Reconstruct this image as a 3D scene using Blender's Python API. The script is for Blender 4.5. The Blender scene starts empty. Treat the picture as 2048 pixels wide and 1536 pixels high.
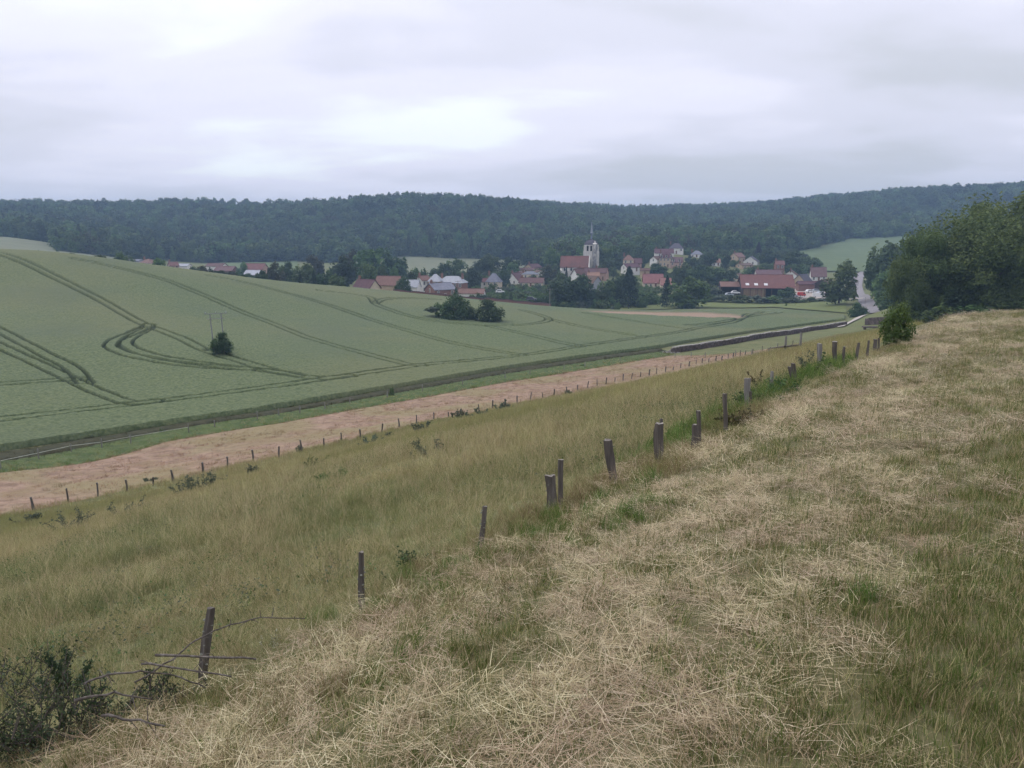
import bpy, math, random
import numpy as np
from mathutils import Vector, Matrix
R=math.radians
rng=np.random.default_rng(7); random.seed(7)
sc=bpy.context.scene; COL=sc.collection
# ------------------------------------------------------------------ camera
F=1577.0; PIT=math.atan(298/1577.0); CP,SP=math.cos(PIT),math.sin(PIT)
cam=bpy.data.cameras.new('camera'); co=bpy.data.objects.new('camera',cam); COL.objects.link(co)
cam.sensor_fit='HORIZONTAL'; cam.sensor_width=36; cam.lens=36*F/2048
cam.clip_start=.05; cam.clip_end=20000
co.location=(0,0,0); co.rotation_euler=(R(90)-PIT,0,0); sc.camera=co
# ------------------------------------------------------------------ light
SUN_EL,SUN_AZ=R(48),R(-62)      # azimuth from +Y, negative = to the left
wd=bpy.data.worlds.new('World'); sc.world=wd; wd.use_nodes=True
nt=wd.node_tree; nt.nodes.clear()
def N(t,**k):
    n=nt.nodes.new(t)
    for a,b in k.items(): setattr(n,a,b)
    return n
def math_(op,a,b=None,c=None):
    n=N('ShaderNodeMath',operation=op)
    for i,v in enumerate((a,b,c)):
        if v is None: continue
        if isinstance(v,(int,float)): n.inputs[i].default_value=v
        else: nt.links.new(v,n.inputs[i])
    return n.outputs[0]
def mixc(f,a,b,mode='MIX'):
    n=N('ShaderNodeMix',data_type='RGBA',blend_type=mode)
    for s,v in ((0,f),(6,a),(7,b)):
        if isinstance(v,(int,float)): n.inputs[s].default_value=v
        elif isinstance(v,tuple): n.inputs[s].default_value=(*v,1)
        else: nt.links.new(v,n.inputs[s])
    return n.outputs[2]
out=N('ShaderNodeOutputWorld'); bg=N('ShaderNodeBackground')
sky=N('ShaderNodeTexSky',sky_type='NISHITA'); sky.sun_disc=False; sky.sun_elevation=SUN_EL; sky.sun_rotation=SUN_AZ
sky.air_density=1.2; sky.dust_density=2.0
tc=N('ShaderNodeTexCoord'); sx=N('ShaderNodeSeparateXYZ'); nt.links.new(tc.outputs['Generated'],sx.inputs[0])
zz=math_('ADD',math_('MAXIMUM',sx.outputs[2],0.0),.16)
cx=math_('DIVIDE',sx.outputs[0],zz); cy=math_('DIVIDE',sx.outputs[1],zz)
cv=N('ShaderNodeCombineXYZ'); nt.links.new(cx,cv.inputs[0]); nt.links.new(cy,cv.inputs[1])
def noise(scale,det,off,rough=.5,dist=0.):
    m=N('ShaderNodeMapping'); m.inputs['Location'].default_value=off; m.inputs['Scale'].default_value=(.8,1.1,1); nt.links.new(cv.outputs[0],m.inputs[0])
    n=N('ShaderNodeTexNoise'); n.inputs['Scale'].default_value=scale; n.inputs['Detail'].default_value=det; n.inputs['Roughness'].default_value=rough; n.inputs['Distortion'].default_value=dist
    nt.links.new(m.outputs[0],n.inputs['Vector']); return n.outputs[0]
n1=noise(.55,3,(3.3,1.7,0),.45,.3); n2=noise(1.6,4,(9.1,4.4,0),.5,.2)
def ramp(v,stops):
    r=N('ShaderNodeValToRGB'); r.color_ramp.interpolation='EASE'; e=r.color_ramp.elements
    while len(e)<len(stops): e.new(.5)
    for el,(p,c) in zip(e,stops): el.position=p; el.color=(*c,1)
    nt.links.new(v,r.inputs[0]); return r.outputs[0]
nn=math_('ADD',math_('MULTIPLY',n1,.72),math_('MULTIPLY',n2,.28))
cloud=ramp(nn,[(.35,(.64,.66,.73)),(.46,(.76,.77,.89)),(.55,(.88,.88,1.02)),(.64,(1.02,1.07,1.12))])
# overcast sky brightens towards the zenith
grad=math_('ADD',1.0,math_('MULTIPLY',math_('MAXIMUM',sx.outputs[2],0.0),.75))
gc=N('ShaderNodeCombineXYZ'); [nt.links.new(grad,gc.inputs[i]) for i in range(3)]
cl=mixc(1.0,cloud,gc.outputs[0],'MULTIPLY')
skyd=mixc(1.0,sky.outputs[0],(.07,.07,.07),'MULTIPLY')
nt.links.new(mixc(.93,skyd,cl),bg.inputs[0]); bg.inputs[1].default_value=1.0; nt.links.new(bg.outputs[0],out.inputs[0])
wd.cycles.sampling_method='MANUAL'; wd.cycles.sample_map_resolution=256
sl=bpy.data.lights.new('sun','SUN'); sl.energy=1.4; sl.angle=R(35); sl.color=(1,.96,.9)
so=bpy.data.objects.new('sun',sl); COL.objects.link(so)
sd=Vector((math.sin(SUN_AZ)*math.cos(SUN_EL),math.cos(SUN_AZ)*math.cos(SUN_EL),math.sin(SUN_EL)))
so.rotation_euler=sd.to_track_quat('Z','Y').to_euler(); so.location=(-60,40,120)
vs=sc.view_settings; vs.view_transform='Standard'; vs.look='None'; vs.exposure=0; vs.gamma=1; vs.use_curve_mapping=False
cy_=sc.cycles; cy_.use_denoising=True; cy_.max_bounces=3; cy_.diffuse_bounces=2; cy_.use_light_tree=False; cy_.transmission_bounces=3; cy_.transparent_max_bounces=4; cy_.volume_bounces=0
cy_.use_adaptive_sampling=True; cy_.adaptive_threshold=.03; cy_.volume_step_rate=4
try: cy_.denoiser='OPENIMAGEDENOISE'; cy_.denoising_input_passes='RGB_ALBEDO_NORMAL'; cy_.denoising_prefilter='ACCURATE'
except Exception: pass
def ray(px,py):
    u=(px-1024)/F; v=(768-py)/F
    return np.array([u, CP+v*SP, -SP+v*CP])
def at(px,py,Y):
    d=ray(px,py); return d*(Y/d[1])
E=np.array([.5586,.8294]); Nn=np.array([-.8294,.5586]); P0=np.array([-2.59,6.0])
def sn(s,n): return P0+E*s+Nn*n
CTRL=[]
for s in (-60,-25,-8,0,8,18,30,43):
    fz=-3.7-.0264*max(s,-10)
    tz=-1.6-.043*(max(s,-20)+5)
    k=max(0.0,1-.011*max(s,0))     # bank flattens with distance
    for n,dz in ((-25,.1),(-12,.05),(-7.5,0.0),(-5.2,-.06),(-3.4,-.38),(-2,-.92)):
        CTRL.append((*sn(s,n),tz+dz*k))
    CTRL.append((*sn(s,-.8),fz+.42)); CTRL.append((*sn(s,.5),fz-.12))
    if s<35:
        CTRL.append((*sn(s,8),fz-2.2)); CTRL.append((*sn(s,22),fz-6.3))
for s,n,z in ((60,-4,-6.0),(60,-20,-5.0),(60,2,-7.2),(78,-5,-9.6),(78,-25,-9),(100,-12,-13),(100,-40,-12)): CTRL.append((*sn(s,n),z))
PX=[ # px,py,Y on visible ground
(68,1023,47),(480,925,59.5),(897,838,76.5),(1317,757,100.7),(1600,690,137),
(1700,690,112),
(0,905,66),(440,830,84),(730,800,95),(1000,752,114),(1330,705,142),(1500,675,175),(1690,648,215),
(120,754,105),(440,705,122),(300,620,165),(0,600,160),(640,690,142),(700,630,200),(950,640,205),(1150,690,155),(1250,640,220),(1450,625,255),(1690,640,222),(1690,630,262),
(0,503,200),(125,512,203),(250,527,210),(400,543,225),(540,560,245),(700,574,265),(800,584,282),(900,594,295),(1000,604,303),(1100,613,310),(1250,620,318),(1400,616,315),(1550,615,310),
(0,511,238),(125,520,241),(250,536,248),(400,552,262),(540,569,280),(700,582,296),(-300,509,250),
(1740,620,270),(1765,628,252),(1712,560,420),(1735,590,330),(1760,652,183),(1880,645,128),(1960,645,140),(2048,638,150),
(1820,600,210),(1950,590,220),
(700,582,300),(900,594,350),(1000,602,345),(1100,607,340),(1200,613,335),(1400,602,350),(1550,598,360),(1650,601,350),
(1150,552,440),(1180,575,400),(1330,540,480),(1350,505,540),(1395,515,540),(1500,528,520),(1560,545,480),(1060,545,480),(980,575,420),(550,561,400),(300,532,470),(450,550,430),
(800,541,560),(1000,536,580),(800,517,680),(1040,523,660),(500,530,600),(560,522,680),(300,524,600),(130,511,480),
(0,475,600),(110,489,580),(0,498,420),(110,507,430),
(0,428,1000),(150,430,1000),(300,428,1000),(560,432,1000),(750,421,950),(900,419,950),(1050,427,1000),(1200,434,1150),(1350,430,1500),(1500,426,1200),(1700,412,1100),(1850,402,1050),(2048,396,1000),(2300,392,1000),(-250,425,1000),
(400,480,800),(900,472,800),(1350,470,900),(1600,475,800),(1700,452,900),(1250,522,560),(1450,500,620),(100,460,780),
(1610,507,620),(1700,526,560),(1720,481,760),(1830,476,760),(1830,525,560),(2048,480,760),(2048,530,500),
(-300,500,220),(-300,700,110),(-300,620,160),(-300,470,600),(-200,900,60)]
WH_=PX.index((0,905,66)); WE=PX.index((1740,620,270))
for i_,p in enumerate(PX):
    q=at(*p); CTRL.append((q[0],q[1],q[2]-(.62 if WH_<=i_<WE and p not in((1500,675,175),(1690,648,215)) else 0)))     # wheat: what shows is the crop's top
CTRL+= [(-800,3000,25),(800,3200,25),(0,2600,28),(-2500,2000,30),(2500,2000,30),(-3000,0,20),(3000,0,20),(0,-3000,20),(0,-300,4),(60,-80,1.5),(150,0,2),(120,80,-4),(-200,-150,-10),(-120,-20,-19),(400,200,-5),(300,420,-12),(5000,5000,20),(-5000,5000,20),(-5000,-5000,20),(5000,-5000,20)]
C=np.array(CTRL,float)
def _U(r2): return .5*r2*np.log(np.maximum(r2,1e-12))
def _fit():
    n=len(C); d2=((C[:,None,:2]-C[None,:,:2])**2).sum(-1)
    A=np.zeros((n+3,n+3)); A[:n,:n]=_U(d2)
    r=np.hypot(C[:,0],C[:,1]); A[:n,:n]+=np.diag(.02*r*0+1e-3+ (r/60)**2*2)  # light smoothing, more with distance
    A[:n,n]=1; A[:n,n+1:]=C[:,:2]; A[n:,:n]=A[:n,n:].T
    b=np.zeros(n+3); b[:n]=C[:,2]
    return np.linalg.solve(A,b)
W=_fit()
def tz(x,y):
    x=np.asarray(x,float); y=np.asarray(y,float); sh=x.shape
    x=x.ravel(); y=y.ravel(); out=np.empty(len(x))
    for i in range(0,len(x),40000):
        a=x[i:i+40000]; b=y[i:i+40000]
        d2=(a[:,None]-C[None,:,0])**2+(b[:,None]-C[None,:,1])**2
        out[i:i+40000]=_U(d2)@W[:-3]+W[-3]+W[-2]*a+W[-1]*b
    return out.reshape(sh)
def hit(px,py,y0=1.0,y1=2500,nth=0):
    d=ray(px,py); Ys=np.exp(np.linspace(math.log(y0),math.log(y1),1500))
    X=d[0]/d[1]*Ys; Z=d[2]/d[1]*Ys; g=tz(X,Ys)-Z
    i=np.where((g[1:]>=0)&(g[:-1]<0))[0]
    if len(i)==0: return None
    i=i[min(nth,len(i)-1)]; t=g[i]/(g[i]-g[i+1]); Y=Ys[i]+(Ys[i+1]-Ys[i])*t
    return np.array([d[0]/d[1]*Y,Y,d[2]/d[1]*Y])
# ------------------------------------------------------------------ helpers
def tag(o,label=None,cat=None,group=None,kind=None):
    if label: o['label']=label
    if cat: o['category']=cat
    if group: o['group']=group
    if kind: o['kind']=kind
    return o
def mk_mesh(name,v,f,mats=(),smooth=False,mi=None):
    me=bpy.data.meshes.new(name); v=np.asarray(v,np.float32)
    if isinstance(f,np.ndarray):
        me.vertices.add(len(v)); me.vertices.foreach_set('co',v.ravel())
        k=f.shape[1]; me.loops.add(f.size); me.loops.foreach_set('vertex_index',f.astype(np.int32).ravel())
        me.polygons.add(len(f)); me.polygons.foreach_set('loop_start',np.arange(0,f.size,k,dtype=np.int32))
        me.update(calc_edges=True)
    else: me.from_pydata([tuple(map(float,p)) for p in v],[],f); me.update()
    for m in (mats if isinstance(mats,(list,tuple)) else [mats]): me.materials.append(m)
    if mi is not None: me.polygons.foreach_set('material_index',np.asarray(mi,np.int32))
    if smooth: me.polygons.foreach_set('use_smooth',np.ones(len(me.polygons),bool))
    return me
def ob(name,me,parent=None,loc=(0,0,0),rot=(0,0,0),scl=(1,1,1)):
    o=bpy.data.objects.new(name,me); COL.objects.link(o); o.location=loc; o.rotation_euler=rot; o.scale=scl
    if parent: o.parent=parent
    return o
def attr(me,name,vals,typ='FLOAT'):
    a=me.attributes.new(name,typ,'POINT'); a.data.foreach_set('value' if typ!='FLOAT_VECTOR' else 'vector',np.asarray(vals,np.float32 if typ!='INT' else np.int32).ravel())
class MB:                                  # collects solids, builds ONE mesh
    def __init__(s): s.v=[]; s.f=[]; s.mi=[]
    def add(s,v,f,m=0):
        b=len(s.v); s.v+= [tuple(p) for p in v]; s.f+=[tuple(i+b for i in q) for q in f]; s.mi+=[m]*len(f)
    def box(s,x0,x1,y0,y1,z0,z1,m=0):
        s.add([(x0,y0,z0),(x1,y0,z0),(x1,y1,z0),(x0,y1,z0),(x0,y0,z1),(x1,y0,z1),(x1,y1,z1),(x0,y1,z1)],
              [(0,3,2,1),(4,5,6,7),(0,1,5,4),(1,2,6,5),(2,3,7,6),(3,0,4,7)],m)
    def tube(s,pts,rad,n=6,m=0,cap=True):
        pts=[Vector(p) for p in pts]; rings=[]
        for i,p in enumerate(pts):
            t=(pts[min(i+1,len(pts)-1)]-pts[max(i-1,0)]).normalized()
            a=t.cross(Vector((0,0,1)) if abs(t.z)<.95 else Vector((1,0,0))).normalized(); b=t.cross(a)
            r=rad[i] if hasattr(rad,'__len__') else rad
            rings.append([p+(a*math.cos(2*math.pi*k/n)+b*math.sin(2*math.pi*k/n))*r for k in range(n)])
        v=[q for g in rings for q in g]; f=[]
        for i in range(len(rings)-1):
            for k in range(n): f.append((i*n+k,i*n+(k+1)%n,(i+1)*n+(k+1)%n,(i+1)*n+k))
        if cap: f.append(tuple(range(n))); f.append(tuple(range(len(v)-n,len(v))))
        s.add(v,f,m)
    def lathe(s,prof,n=12,m=0,c=(0,0),ph=0.):
        v=[];f=[]
        for r,z in prof:
            for k in range(n): v.append((c[0]+r*math.cos(ph+2*math.pi*k/n),c[1]+r*math.sin(ph+2*math.pi*k/n),z))
        for i in range(len(prof)-1):
            for k in range(n): f.append((i*n+k,i*n+(k+1)%n,(i+1)*n+(k+1)%n,(i+1)*n+k))
        f.append(tuple(range(n-1,-1,-1))); f.append(tuple(range(len(v)-n,len(v))))
        s.add(v,f,m)
    def mesh(s,name,mats,smooth=False): return mk_mesh(name,s.v,s.f,mats,smooth,s.mi)
    def build(s,name,mats,parent=None,smooth=False,**k): return ob(name,s.mesh(name,mats,smooth),parent,**k)
# --- materials
def mat(name,stops,scale=3.,detail=4,rough=.9,bump=0.,bscale=None,attr_=None,rand=0.,locn=None,transl=0.,spec=.15,coord='Object',dist=0.,stretch=None,tint2=None):
    """stops: colour ramp over noise (or over a per-point attribute); rand: per-object brightness spread; locn=(scale,colour,amount): patches over the ground"""
    m=bpy.data.materials.new(name); m.use_nodes=True; t=m.node_tree; t.nodes.clear()
    def NN(ty,**k):
        n=t.nodes.new(ty)
        for a,b in k.items(): setattr(n,a,b)
        return n
    L=t.links.new
    o=NN('ShaderNodeOutputMaterial')
    tcn=NN('ShaderNodeTexCoord'); geo=NN('ShaderNodeNewGeometry'); src=geo.outputs['Position'] if coord=='World' else tcn.outputs['Object']
    if stretch:
        mp=NN('ShaderNodeMapping'); mp.inputs['Scale'].default_value=stretch; L(src,mp.inputs[0]); src=mp.outputs[0]
    rp=NN('ShaderNodeValToRGB'); e=rp.color_ramp.elements
    while len(e)<len(stops): e.new(.5)
    for el,(p,c) in zip(e,stops): el.position=p; el.color=(*c,1)
    if attr_:
        at_=NN('ShaderNodeAttribute',attribute_name=attr_); L(at_.outputs['Fac'],rp.inputs[0])
    else:
        nz=NN('ShaderNodeTexNoise'); nz.inputs['Scale'].default_value=scale; nz.inputs['Detail'].default_value=detail; nz.inputs['Roughness'].default_value=.62; nz.inputs['Distortion'].default_value=dist
        L(src,nz.inputs['Vector']); L(nz.outputs[0],rp.inputs[0])
    colr=rp.outputs[0]
    def mx(f,a,b,mode):
        n=NN('ShaderNodeMix',data_type='RGBA',blend_type=mode)
        for s,v in ((0,f),(6,a),(7,b)):
            if isinstance(v,(int,float)): n.inputs[s].default_value=v
            elif isinstance(v,tuple): n.inputs[s].default_value=(*v,1)
            else: L(v,n.inputs[s])
        return n.outputs[2]
    def mr(v,a,b,c,d):
        n=NN('ShaderNodeMapRange'); L(v,n.inputs[0])
        for i,x in enumerate((a,b,c,d)): n.inputs[1+i].default_value=x
        return n.outputs[0]
    oi=NN('ShaderNodeObjectInfo')
    if locn:
        for ls,lc,la,lo,lh,use in locn:
            nz2=NN('ShaderNodeTexNoise'); nz2.inputs['Scale'].default_value=ls; nz2.inputs['Detail'].default_value=3
            L(oi.outputs['Location'] if use=='L' else geo.outputs['Position'],nz2.inputs['Vector'])
            colr=mx(mr(nz2.outputs[0],lo,lh,0,la),colr,lc,'MIX')
    if tint2:                         # (attribute, colour): a second material shown by attribute
        for an,ac in tint2:
            a2=NN('ShaderNodeAttribute',attribute_name=an); colr=mx(a2.outputs['Fac'],colr,ac,'MIX')
    if rand:
        hv=NN('ShaderNodeHueSaturation'); L(colr,hv.inputs['Color']); L(mr(oi.outputs['Random'],0,1,1-rand,1+rand),hv.inputs['Value'])
        L(mr(oi.outputs['Random'],0,1,.5-.025,.5+.02),hv.inputs['Hue']); colr=hv.outputs[0]
    b=NN('ShaderNodeBsdfPrincipled'); L(colr,b.inputs['Base Color']); b.inputs['Roughness'].default_value=rough; b.inputs['Specular IOR Level'].default_value=spec
    if bump:
        nb=NN('ShaderNodeTexNoise'); nb.inputs['Scale'].default_value=bscale or scale*4; nb.inputs['Detail'].default_value=5; L(src,nb.inputs['Vector'])
        bn=NN('ShaderNodeBump'); bn.inputs['Strength'].default_value=1; bn.inputs['Distance'].default_value=bump; L(nb.outputs[0],bn.inputs['Height']); L(bn.outputs[0],b.inputs['Normal'])
    sh=b.outputs[0]
    if transl:
        tr=NN('ShaderNodeBsdfTranslucent'); L(colr,tr.inputs[0]); ms=NN('ShaderNodeMixShader'); ms.inputs[0].default_value=transl; L(sh,ms.inputs[1]); L(tr.outputs[0],ms.inputs[2]); sh=ms.outputs[0]
    L(sh,o.inputs[0]); return m
def flat(name,c,rough=.8,var=.12,scale=6.,**k):
    d=tuple(x*(1-var) for x in c); u=tuple(min(1,x*(1+var)) for x in c)
    return mat(name,[(.3,d),(.7,u)],scale=scale,rough=rough,**k)
# --- polylines on the ground
def gp(pts,**k): return np.array([hit(a,b,**k)[:2] for a,b in pts])
def resample(P,n):
    P=np.asarray(P,float); d=np.r_[0,np.cumsum(np.hypot(*np.diff(P,axis=0).T))]; t=np.linspace(0,d[-1],n)
    return np.c_[np.interp(t,d,P[:,0]),np.interp(t,d,P[:,1])]
def sheet(name,lo,hi,nu,nv,off,m,kind='structure',rough=0.,edge=False):
    lo=resample(lo,nu); hi=resample(hi,nu); t=np.linspace(0,1,nv)[:,None,None]
    G=lo[None]*(1-t)+hi[None]*t; X=G[...,0].ravel(); Y=G[...,1].ravel(); Z=tz(X,Y)+off
    if rough:
        uu,vv=np.meshgrid(np.linspace(0,1,nu),np.linspace(0,1,nv)); ed=np.minimum(1,np.minimum(np.minimum(uu,1-uu)*nu,np.minimum(vv,1-vv)*nv)/3).ravel()
        Z=Z+ed*rough*(vnoise(X,Y,1.3)+.6*vnoise(X,Y,.5))-(1-ed)*off*.8
    idx=np.arange(nu*nv).reshape(nv,nu); f=np.stack([idx[:-1,:-1],idx[:-1,1:],idx[1:,1:],idx[1:,:-1]],-1).reshape(-1,4)
    o=ob(name,mk_mesh(name,np.c_[X,Y,Z],f,m,True)); o['kind']=kind
    return o
_perm=rng.random((256,256))
def vnoise(x,y,cell):
    x=np.asarray(x)/cell+500; y=np.asarray(y)/cell+500; xi=np.floor(x).astype(int); yi=np.floor(y).astype(int); fx=x-xi; fy=y-yi
    fx=fx*fx*(3-2*fx); fy=fy*fy*(3-2*fy); P=lambda a,b:_perm[a%256,b%256]
    return (P(xi,yi)*(1-fx)+P(xi+1,yi)*fx)*(1-fy)+(P(xi,yi+1)*(1-fx)+P(xi+1,yi+1)*fx)*fy
def fbm(x,y,cell): return (vnoise(x,y,cell)*.55+vnoise(x+31,y-17,cell/2.1)*.3+vnoise(x-71,y+9,cell/4.3)*.15)
def seg_dist(P,poly):
    d=np.full(len(P),1e9)
    for a,b in zip(poly[:-1],poly[1:]):
        ab=b-a; t=np.clip(((P-a)@ab)/max(ab@ab,1e-9),0,1); q=P-(a+t[:,None]*ab); d=np.minimum(d,(q*q).sum(1))
    return np.sqrt(d)
def smooth(a,b,x):
    t=np.clip((x-a)/(b-a),0,1); return t*t*(3-2*t)
# --- scatter: one object of uncountable stuff; points carry rotation, size and kind
PROTO=bpy.data.collections
def scatter(name,pts,rot,scl,idx,protos,label=None,cat=None):
    c=bpy.data.collections.new(name+'_kinds')
    for i,me in enumerate(protos):
        p=bpy.data.objects.new(f'{name}_{i:02d}',me); c.objects.link(p)
    me=bpy.data.meshes.new(name); pts=np.asarray(pts,np.float32); me.vertices.add(len(pts)); me.vertices.foreach_set('co',pts.ravel())
    attr(me,'rot',rot,'FLOAT_VECTOR'); attr(me,'scl',scl,'FLOAT_VECTOR'); attr(me,'idx',idx,'INT')
    o=ob(name,me); g=bpy.data.node_groups.new(name,'GeometryNodeTree')
    g.interface.new_socket('Geometry',in_out='INPUT',socket_type='NodeSocketGeometry'); g.interface.new_socket('Geometry',in_out='OUTPUT',socket_type='NodeSocketGeometry')
    n=lambda t:g.nodes.new(t); gi=n('NodeGroupInput'); go=n('NodeGroupOutput'); ip=n('GeometryNodeInstanceOnPoints'); ci=n('GeometryNodeCollectionInfo')
    ci.inputs['Collection'].default_value=c; ci.inputs['Separate Children'].default_value=True; ci.inputs['Reset Children'].default_value=True
    def na(nm,ty):
        a=n('GeometryNodeInputNamedAttribute'); a.data_type=ty; a.inputs['Name'].default_value=nm; return a.outputs['Attribute']
    e2r=n('FunctionNodeEulerToRotation'); L=g.links.new
    L(na('rot','FLOAT_VECTOR'),e2r.inputs[0]); L(gi.outputs[0],ip.inputs['Points']); L(ci.outputs[0],ip.inputs['Instance']); ip.inputs['Pick Instance'].default_value=True
    L(na('idx','INT'),ip.inputs['Instance Index']); L(e2r.outputs[0],ip.inputs['Rotation']); L(na('scl','FLOAT_VECTOR'),ip.inputs['Scale']); L(ip.outputs[0],go.inputs[0])
    md=o.modifiers.new('scatter','NODES'); md.node_group=g
    tag(o,label,cat,None,'stuff'); return o
# --- small plants: blades and leaves as real faces with a per-blade number
def blades(name,n,h,w,spread,lean,m,seed=0,flat_=0.,seg=2,curl=.5):
    r=np.random.default_rng(seed); V=[];Fc=[];A=[]
    for i in range(n):
        a=r.random()*6.283; d=spread*math.sqrt(r.random()); bx,by=d*math.cos(a),d*math.sin(a)
        hh=h*(.45+.75*r.random()); ww=w*(.7+.6*r.random()); az=r.random()*6.283; ln=lean*(r.random()**1.3)*1.2+flat_*(.88+.12*r.random())
        dx,dy=math.cos(az),math.sin(az); px,py=-dy,dx; b=len(V); t0=r.random()
        x,y,z=bx,by,-.01; el=math.pi/2-min(ln,1.5)
        if flat_: z=r.random()**2*.045
        for k in range(seg+1):
            q=k/seg; wq=ww*(1-q*.85)
            V+= [(x+px*wq/2,y+py*wq/2,z),(x-px*wq/2,y-py*wq/2,z)]; A+=[t0,t0]
            stp=hh/seg; e2=el-curl*q*(.5+r.random()); x+=dx*stp*math.cos(e2); y+=dy*stp*math.cos(e2); z+=stp*math.sin(e2)
            if flat_: z=max(z,.004)
        for k in range(seg): Fc.append((b+2*k,b+2*k+1,b+2*k+3,b+2*k+2))
    me=mk_mesh(name,V,np.array(Fc),m); attr(me,'bt',A); return me
# ------------------------------------------------------------------ ground
def to_sn(x,y):
    dx=np.asarray(x)-P0[0]; dy=np.asarray(y)-P0[1]; return dx*E[0]+dy*E[1], dx*Nn[0]+dy*Nn[1]
WOODS={}
m_ground=mat('ground_grass',[(.3,(.095,.11,.042)),(.5,(.13,.138,.058)),(.7,(.175,.165,.078))],scale=.35,detail=6,coord='World',bump=.05,bscale=9.,
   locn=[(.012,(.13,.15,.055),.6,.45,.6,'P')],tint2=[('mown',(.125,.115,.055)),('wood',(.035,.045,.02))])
def make_ground():
    th=np.r_[np.linspace(-46,46,440),np.linspace(46,314,80)[1:-1]]; th=np.radians(th)
    rr=np.exp(np.linspace(math.log(.35),math.log(2250),430)); nt_,nr=len(th),len(rr)
    X=rr[:,None]*np.sin(th)[None]; Y=rr[:,None]*np.cos(th)[None]; Z=tz(X,Y)
    s,n=to_sn(X,Y); near=np.exp(-(rr/40)**2)[:,None]
    Z=Z+near*((fbm(X,Y,.9)-.5)*.10+(vnoise(X,Y,.23)-.5)*.03)
    global ZMIN,ZMAX; ZMIN,ZMAX=float(Z.min()),float(Z.max()); print('GROUND',ZMIN,ZMAX)
    V=np.c_[X.ravel(),Y.ravel(),Z.ravel()]; V=np.vstack([V,[[0,0,float(tz(0.,0.))]]])
    i=np.arange(nt_*nr).reshape(nr,nt_); j=np.roll(i,-1,1)
    f=np.stack([i[:-1],i[1:],j[1:],j[:-1]],-1).reshape(-1,4)
    c=len(V)-1; cap=np.stack([np.full(nt_,c),i[0],j[0],np.full(nt_,c)],-1)
    me=mk_mesh('ground',V,f,m_ground,True)
    mown=smooth(.1,-.7,n)*(s<90); wood=np.zeros_like(X)
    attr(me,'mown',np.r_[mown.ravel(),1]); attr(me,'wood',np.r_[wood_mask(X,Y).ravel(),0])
    o=ob('ground',me); o['kind']='structure'; return o
# woods: outlines in plan, from the photograph's wood edges carried to their own distance
def atXY(px,py,Y): return at(px,py,Y)[:2]
WOOD_POLY={
 'left':np.array([atXY(-420,470,620),atXY(-150,475,610),atXY(0,474,612),atXY(60,481,590),atXY(108,490,575),atXY(118,508,520),atXY(230,509,560),atXY(258,525,610),atXY(440,524,640),atXY(590,521,675),atXY(640,515,655),atXY(760,512,665),atXY(790,400,1120),atXY(400,400,1120),atXY(-420,400,1120)]),
 'centre':np.array([atXY(760,512,665),atXY(800,514,690),atXY(1045,521,668),atXY(1052,535,590),atXY(1085,520,545),atXY(1125,520,510),atXY(1210,520,500),atXY(1245,518,530),atXY(1300,505,560),atXY(1335,488,600),atXY(1375,488,610),atXY(1410,500,590),atXY(1460,500,590),atXY(1520,500,590),atXY(1590,507,625),atXY(1640,490,700),atXY(1640,400,1650),atXY(1100,400,1650),atXY(790,400,1120)]),
 'right':np.array([atXY(1590,507,625),atXY(1640,490,705),atXY(1700,479,770),atXY(1850,473,775),atXY(2120,470,770),atXY(2500,470,700),atXY(2500,400,1250),atXY(1640,400,1650)])}
def in_poly(P,poly):
    x,y=P[:,0],P[:,1]; c=np.zeros(len(P),bool); n=len(poly)
    for i in range(n):
        x1,y1=poly[i]; x2,y2=poly[(i+1)%n]
        k=((y1>y)!=(y2>y))&(x<(x2-x1)*(y-y1)/((y2-y1)+1e-12)+x1); c^=k
    return c
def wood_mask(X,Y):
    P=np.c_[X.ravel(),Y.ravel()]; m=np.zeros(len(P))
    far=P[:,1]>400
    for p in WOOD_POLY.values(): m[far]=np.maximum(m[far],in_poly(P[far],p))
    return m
make_ground()
# ------------------------------------------------------------------ hay field, verge, ditch
B2=[(-260,1095),(-120,1065),(0,1034),(68,1020),(255,980),(457,935),(604,905),(765,866),(897,838),(1108,795),(1317,757),(1480,718),(1600,690)]
B3=[(-260,998),(-120,972),(0,946),(330,884),(560,847),(740,814),(1000,767),(1200,735),(1340,712),(1400,712),(1500,705),(1600,688)]
B4=[(-260,955),(-120,925),(0,903),(150,881),(300,857),(500,828),(740,786),(1000,741),(1200,712),(1320,697)]
W2,W3,W4=gp(B2),gp(B3),gp(B4)
m_hay=mat('cut_hay_field',[(.34,(.18,.122,.082)),(.5,(.275,.188,.132)),(.66,(.35,.25,.178))],scale=.9,detail=8,coord='World',bump=.12,bscale=2.2,stretch=(1,1,1),
   locn=[(.10,(.235,.20,.10),.75,.48,.60,'P'),(.45,(.21,.155,.08),.6,.54,.64,'P')])
sheet('hay_field',W2,W3,300,60,.06,m_hay,rough=.10)
m_verge=mat('verge_grass',[(.3,(.05,.075,.025)),(.6,(.09,.12,.04)),(.8,(.14,.15,.07))],scale=.8,coord='World',bump=.15,bscale=3.)
m_soil=mat('ditch_soil',[(.35,(.034,.038,.018)),(.55,(.055,.054,.028)),(.75,(.085,.074,.045))],scale=1.1,coord='World',bump=.1,bscale=4.)
W3b=resample(W3[:9],60); W4b=resample(W4,60); mid=W3b*.32+W4b*.68
sheet('grass_verge',W3b,mid,260,14,.10,m_verge,rough=.1)
sheet('ditch_bank',mid,W4b,260,14,.10,m_soil,rough=.1)
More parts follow.
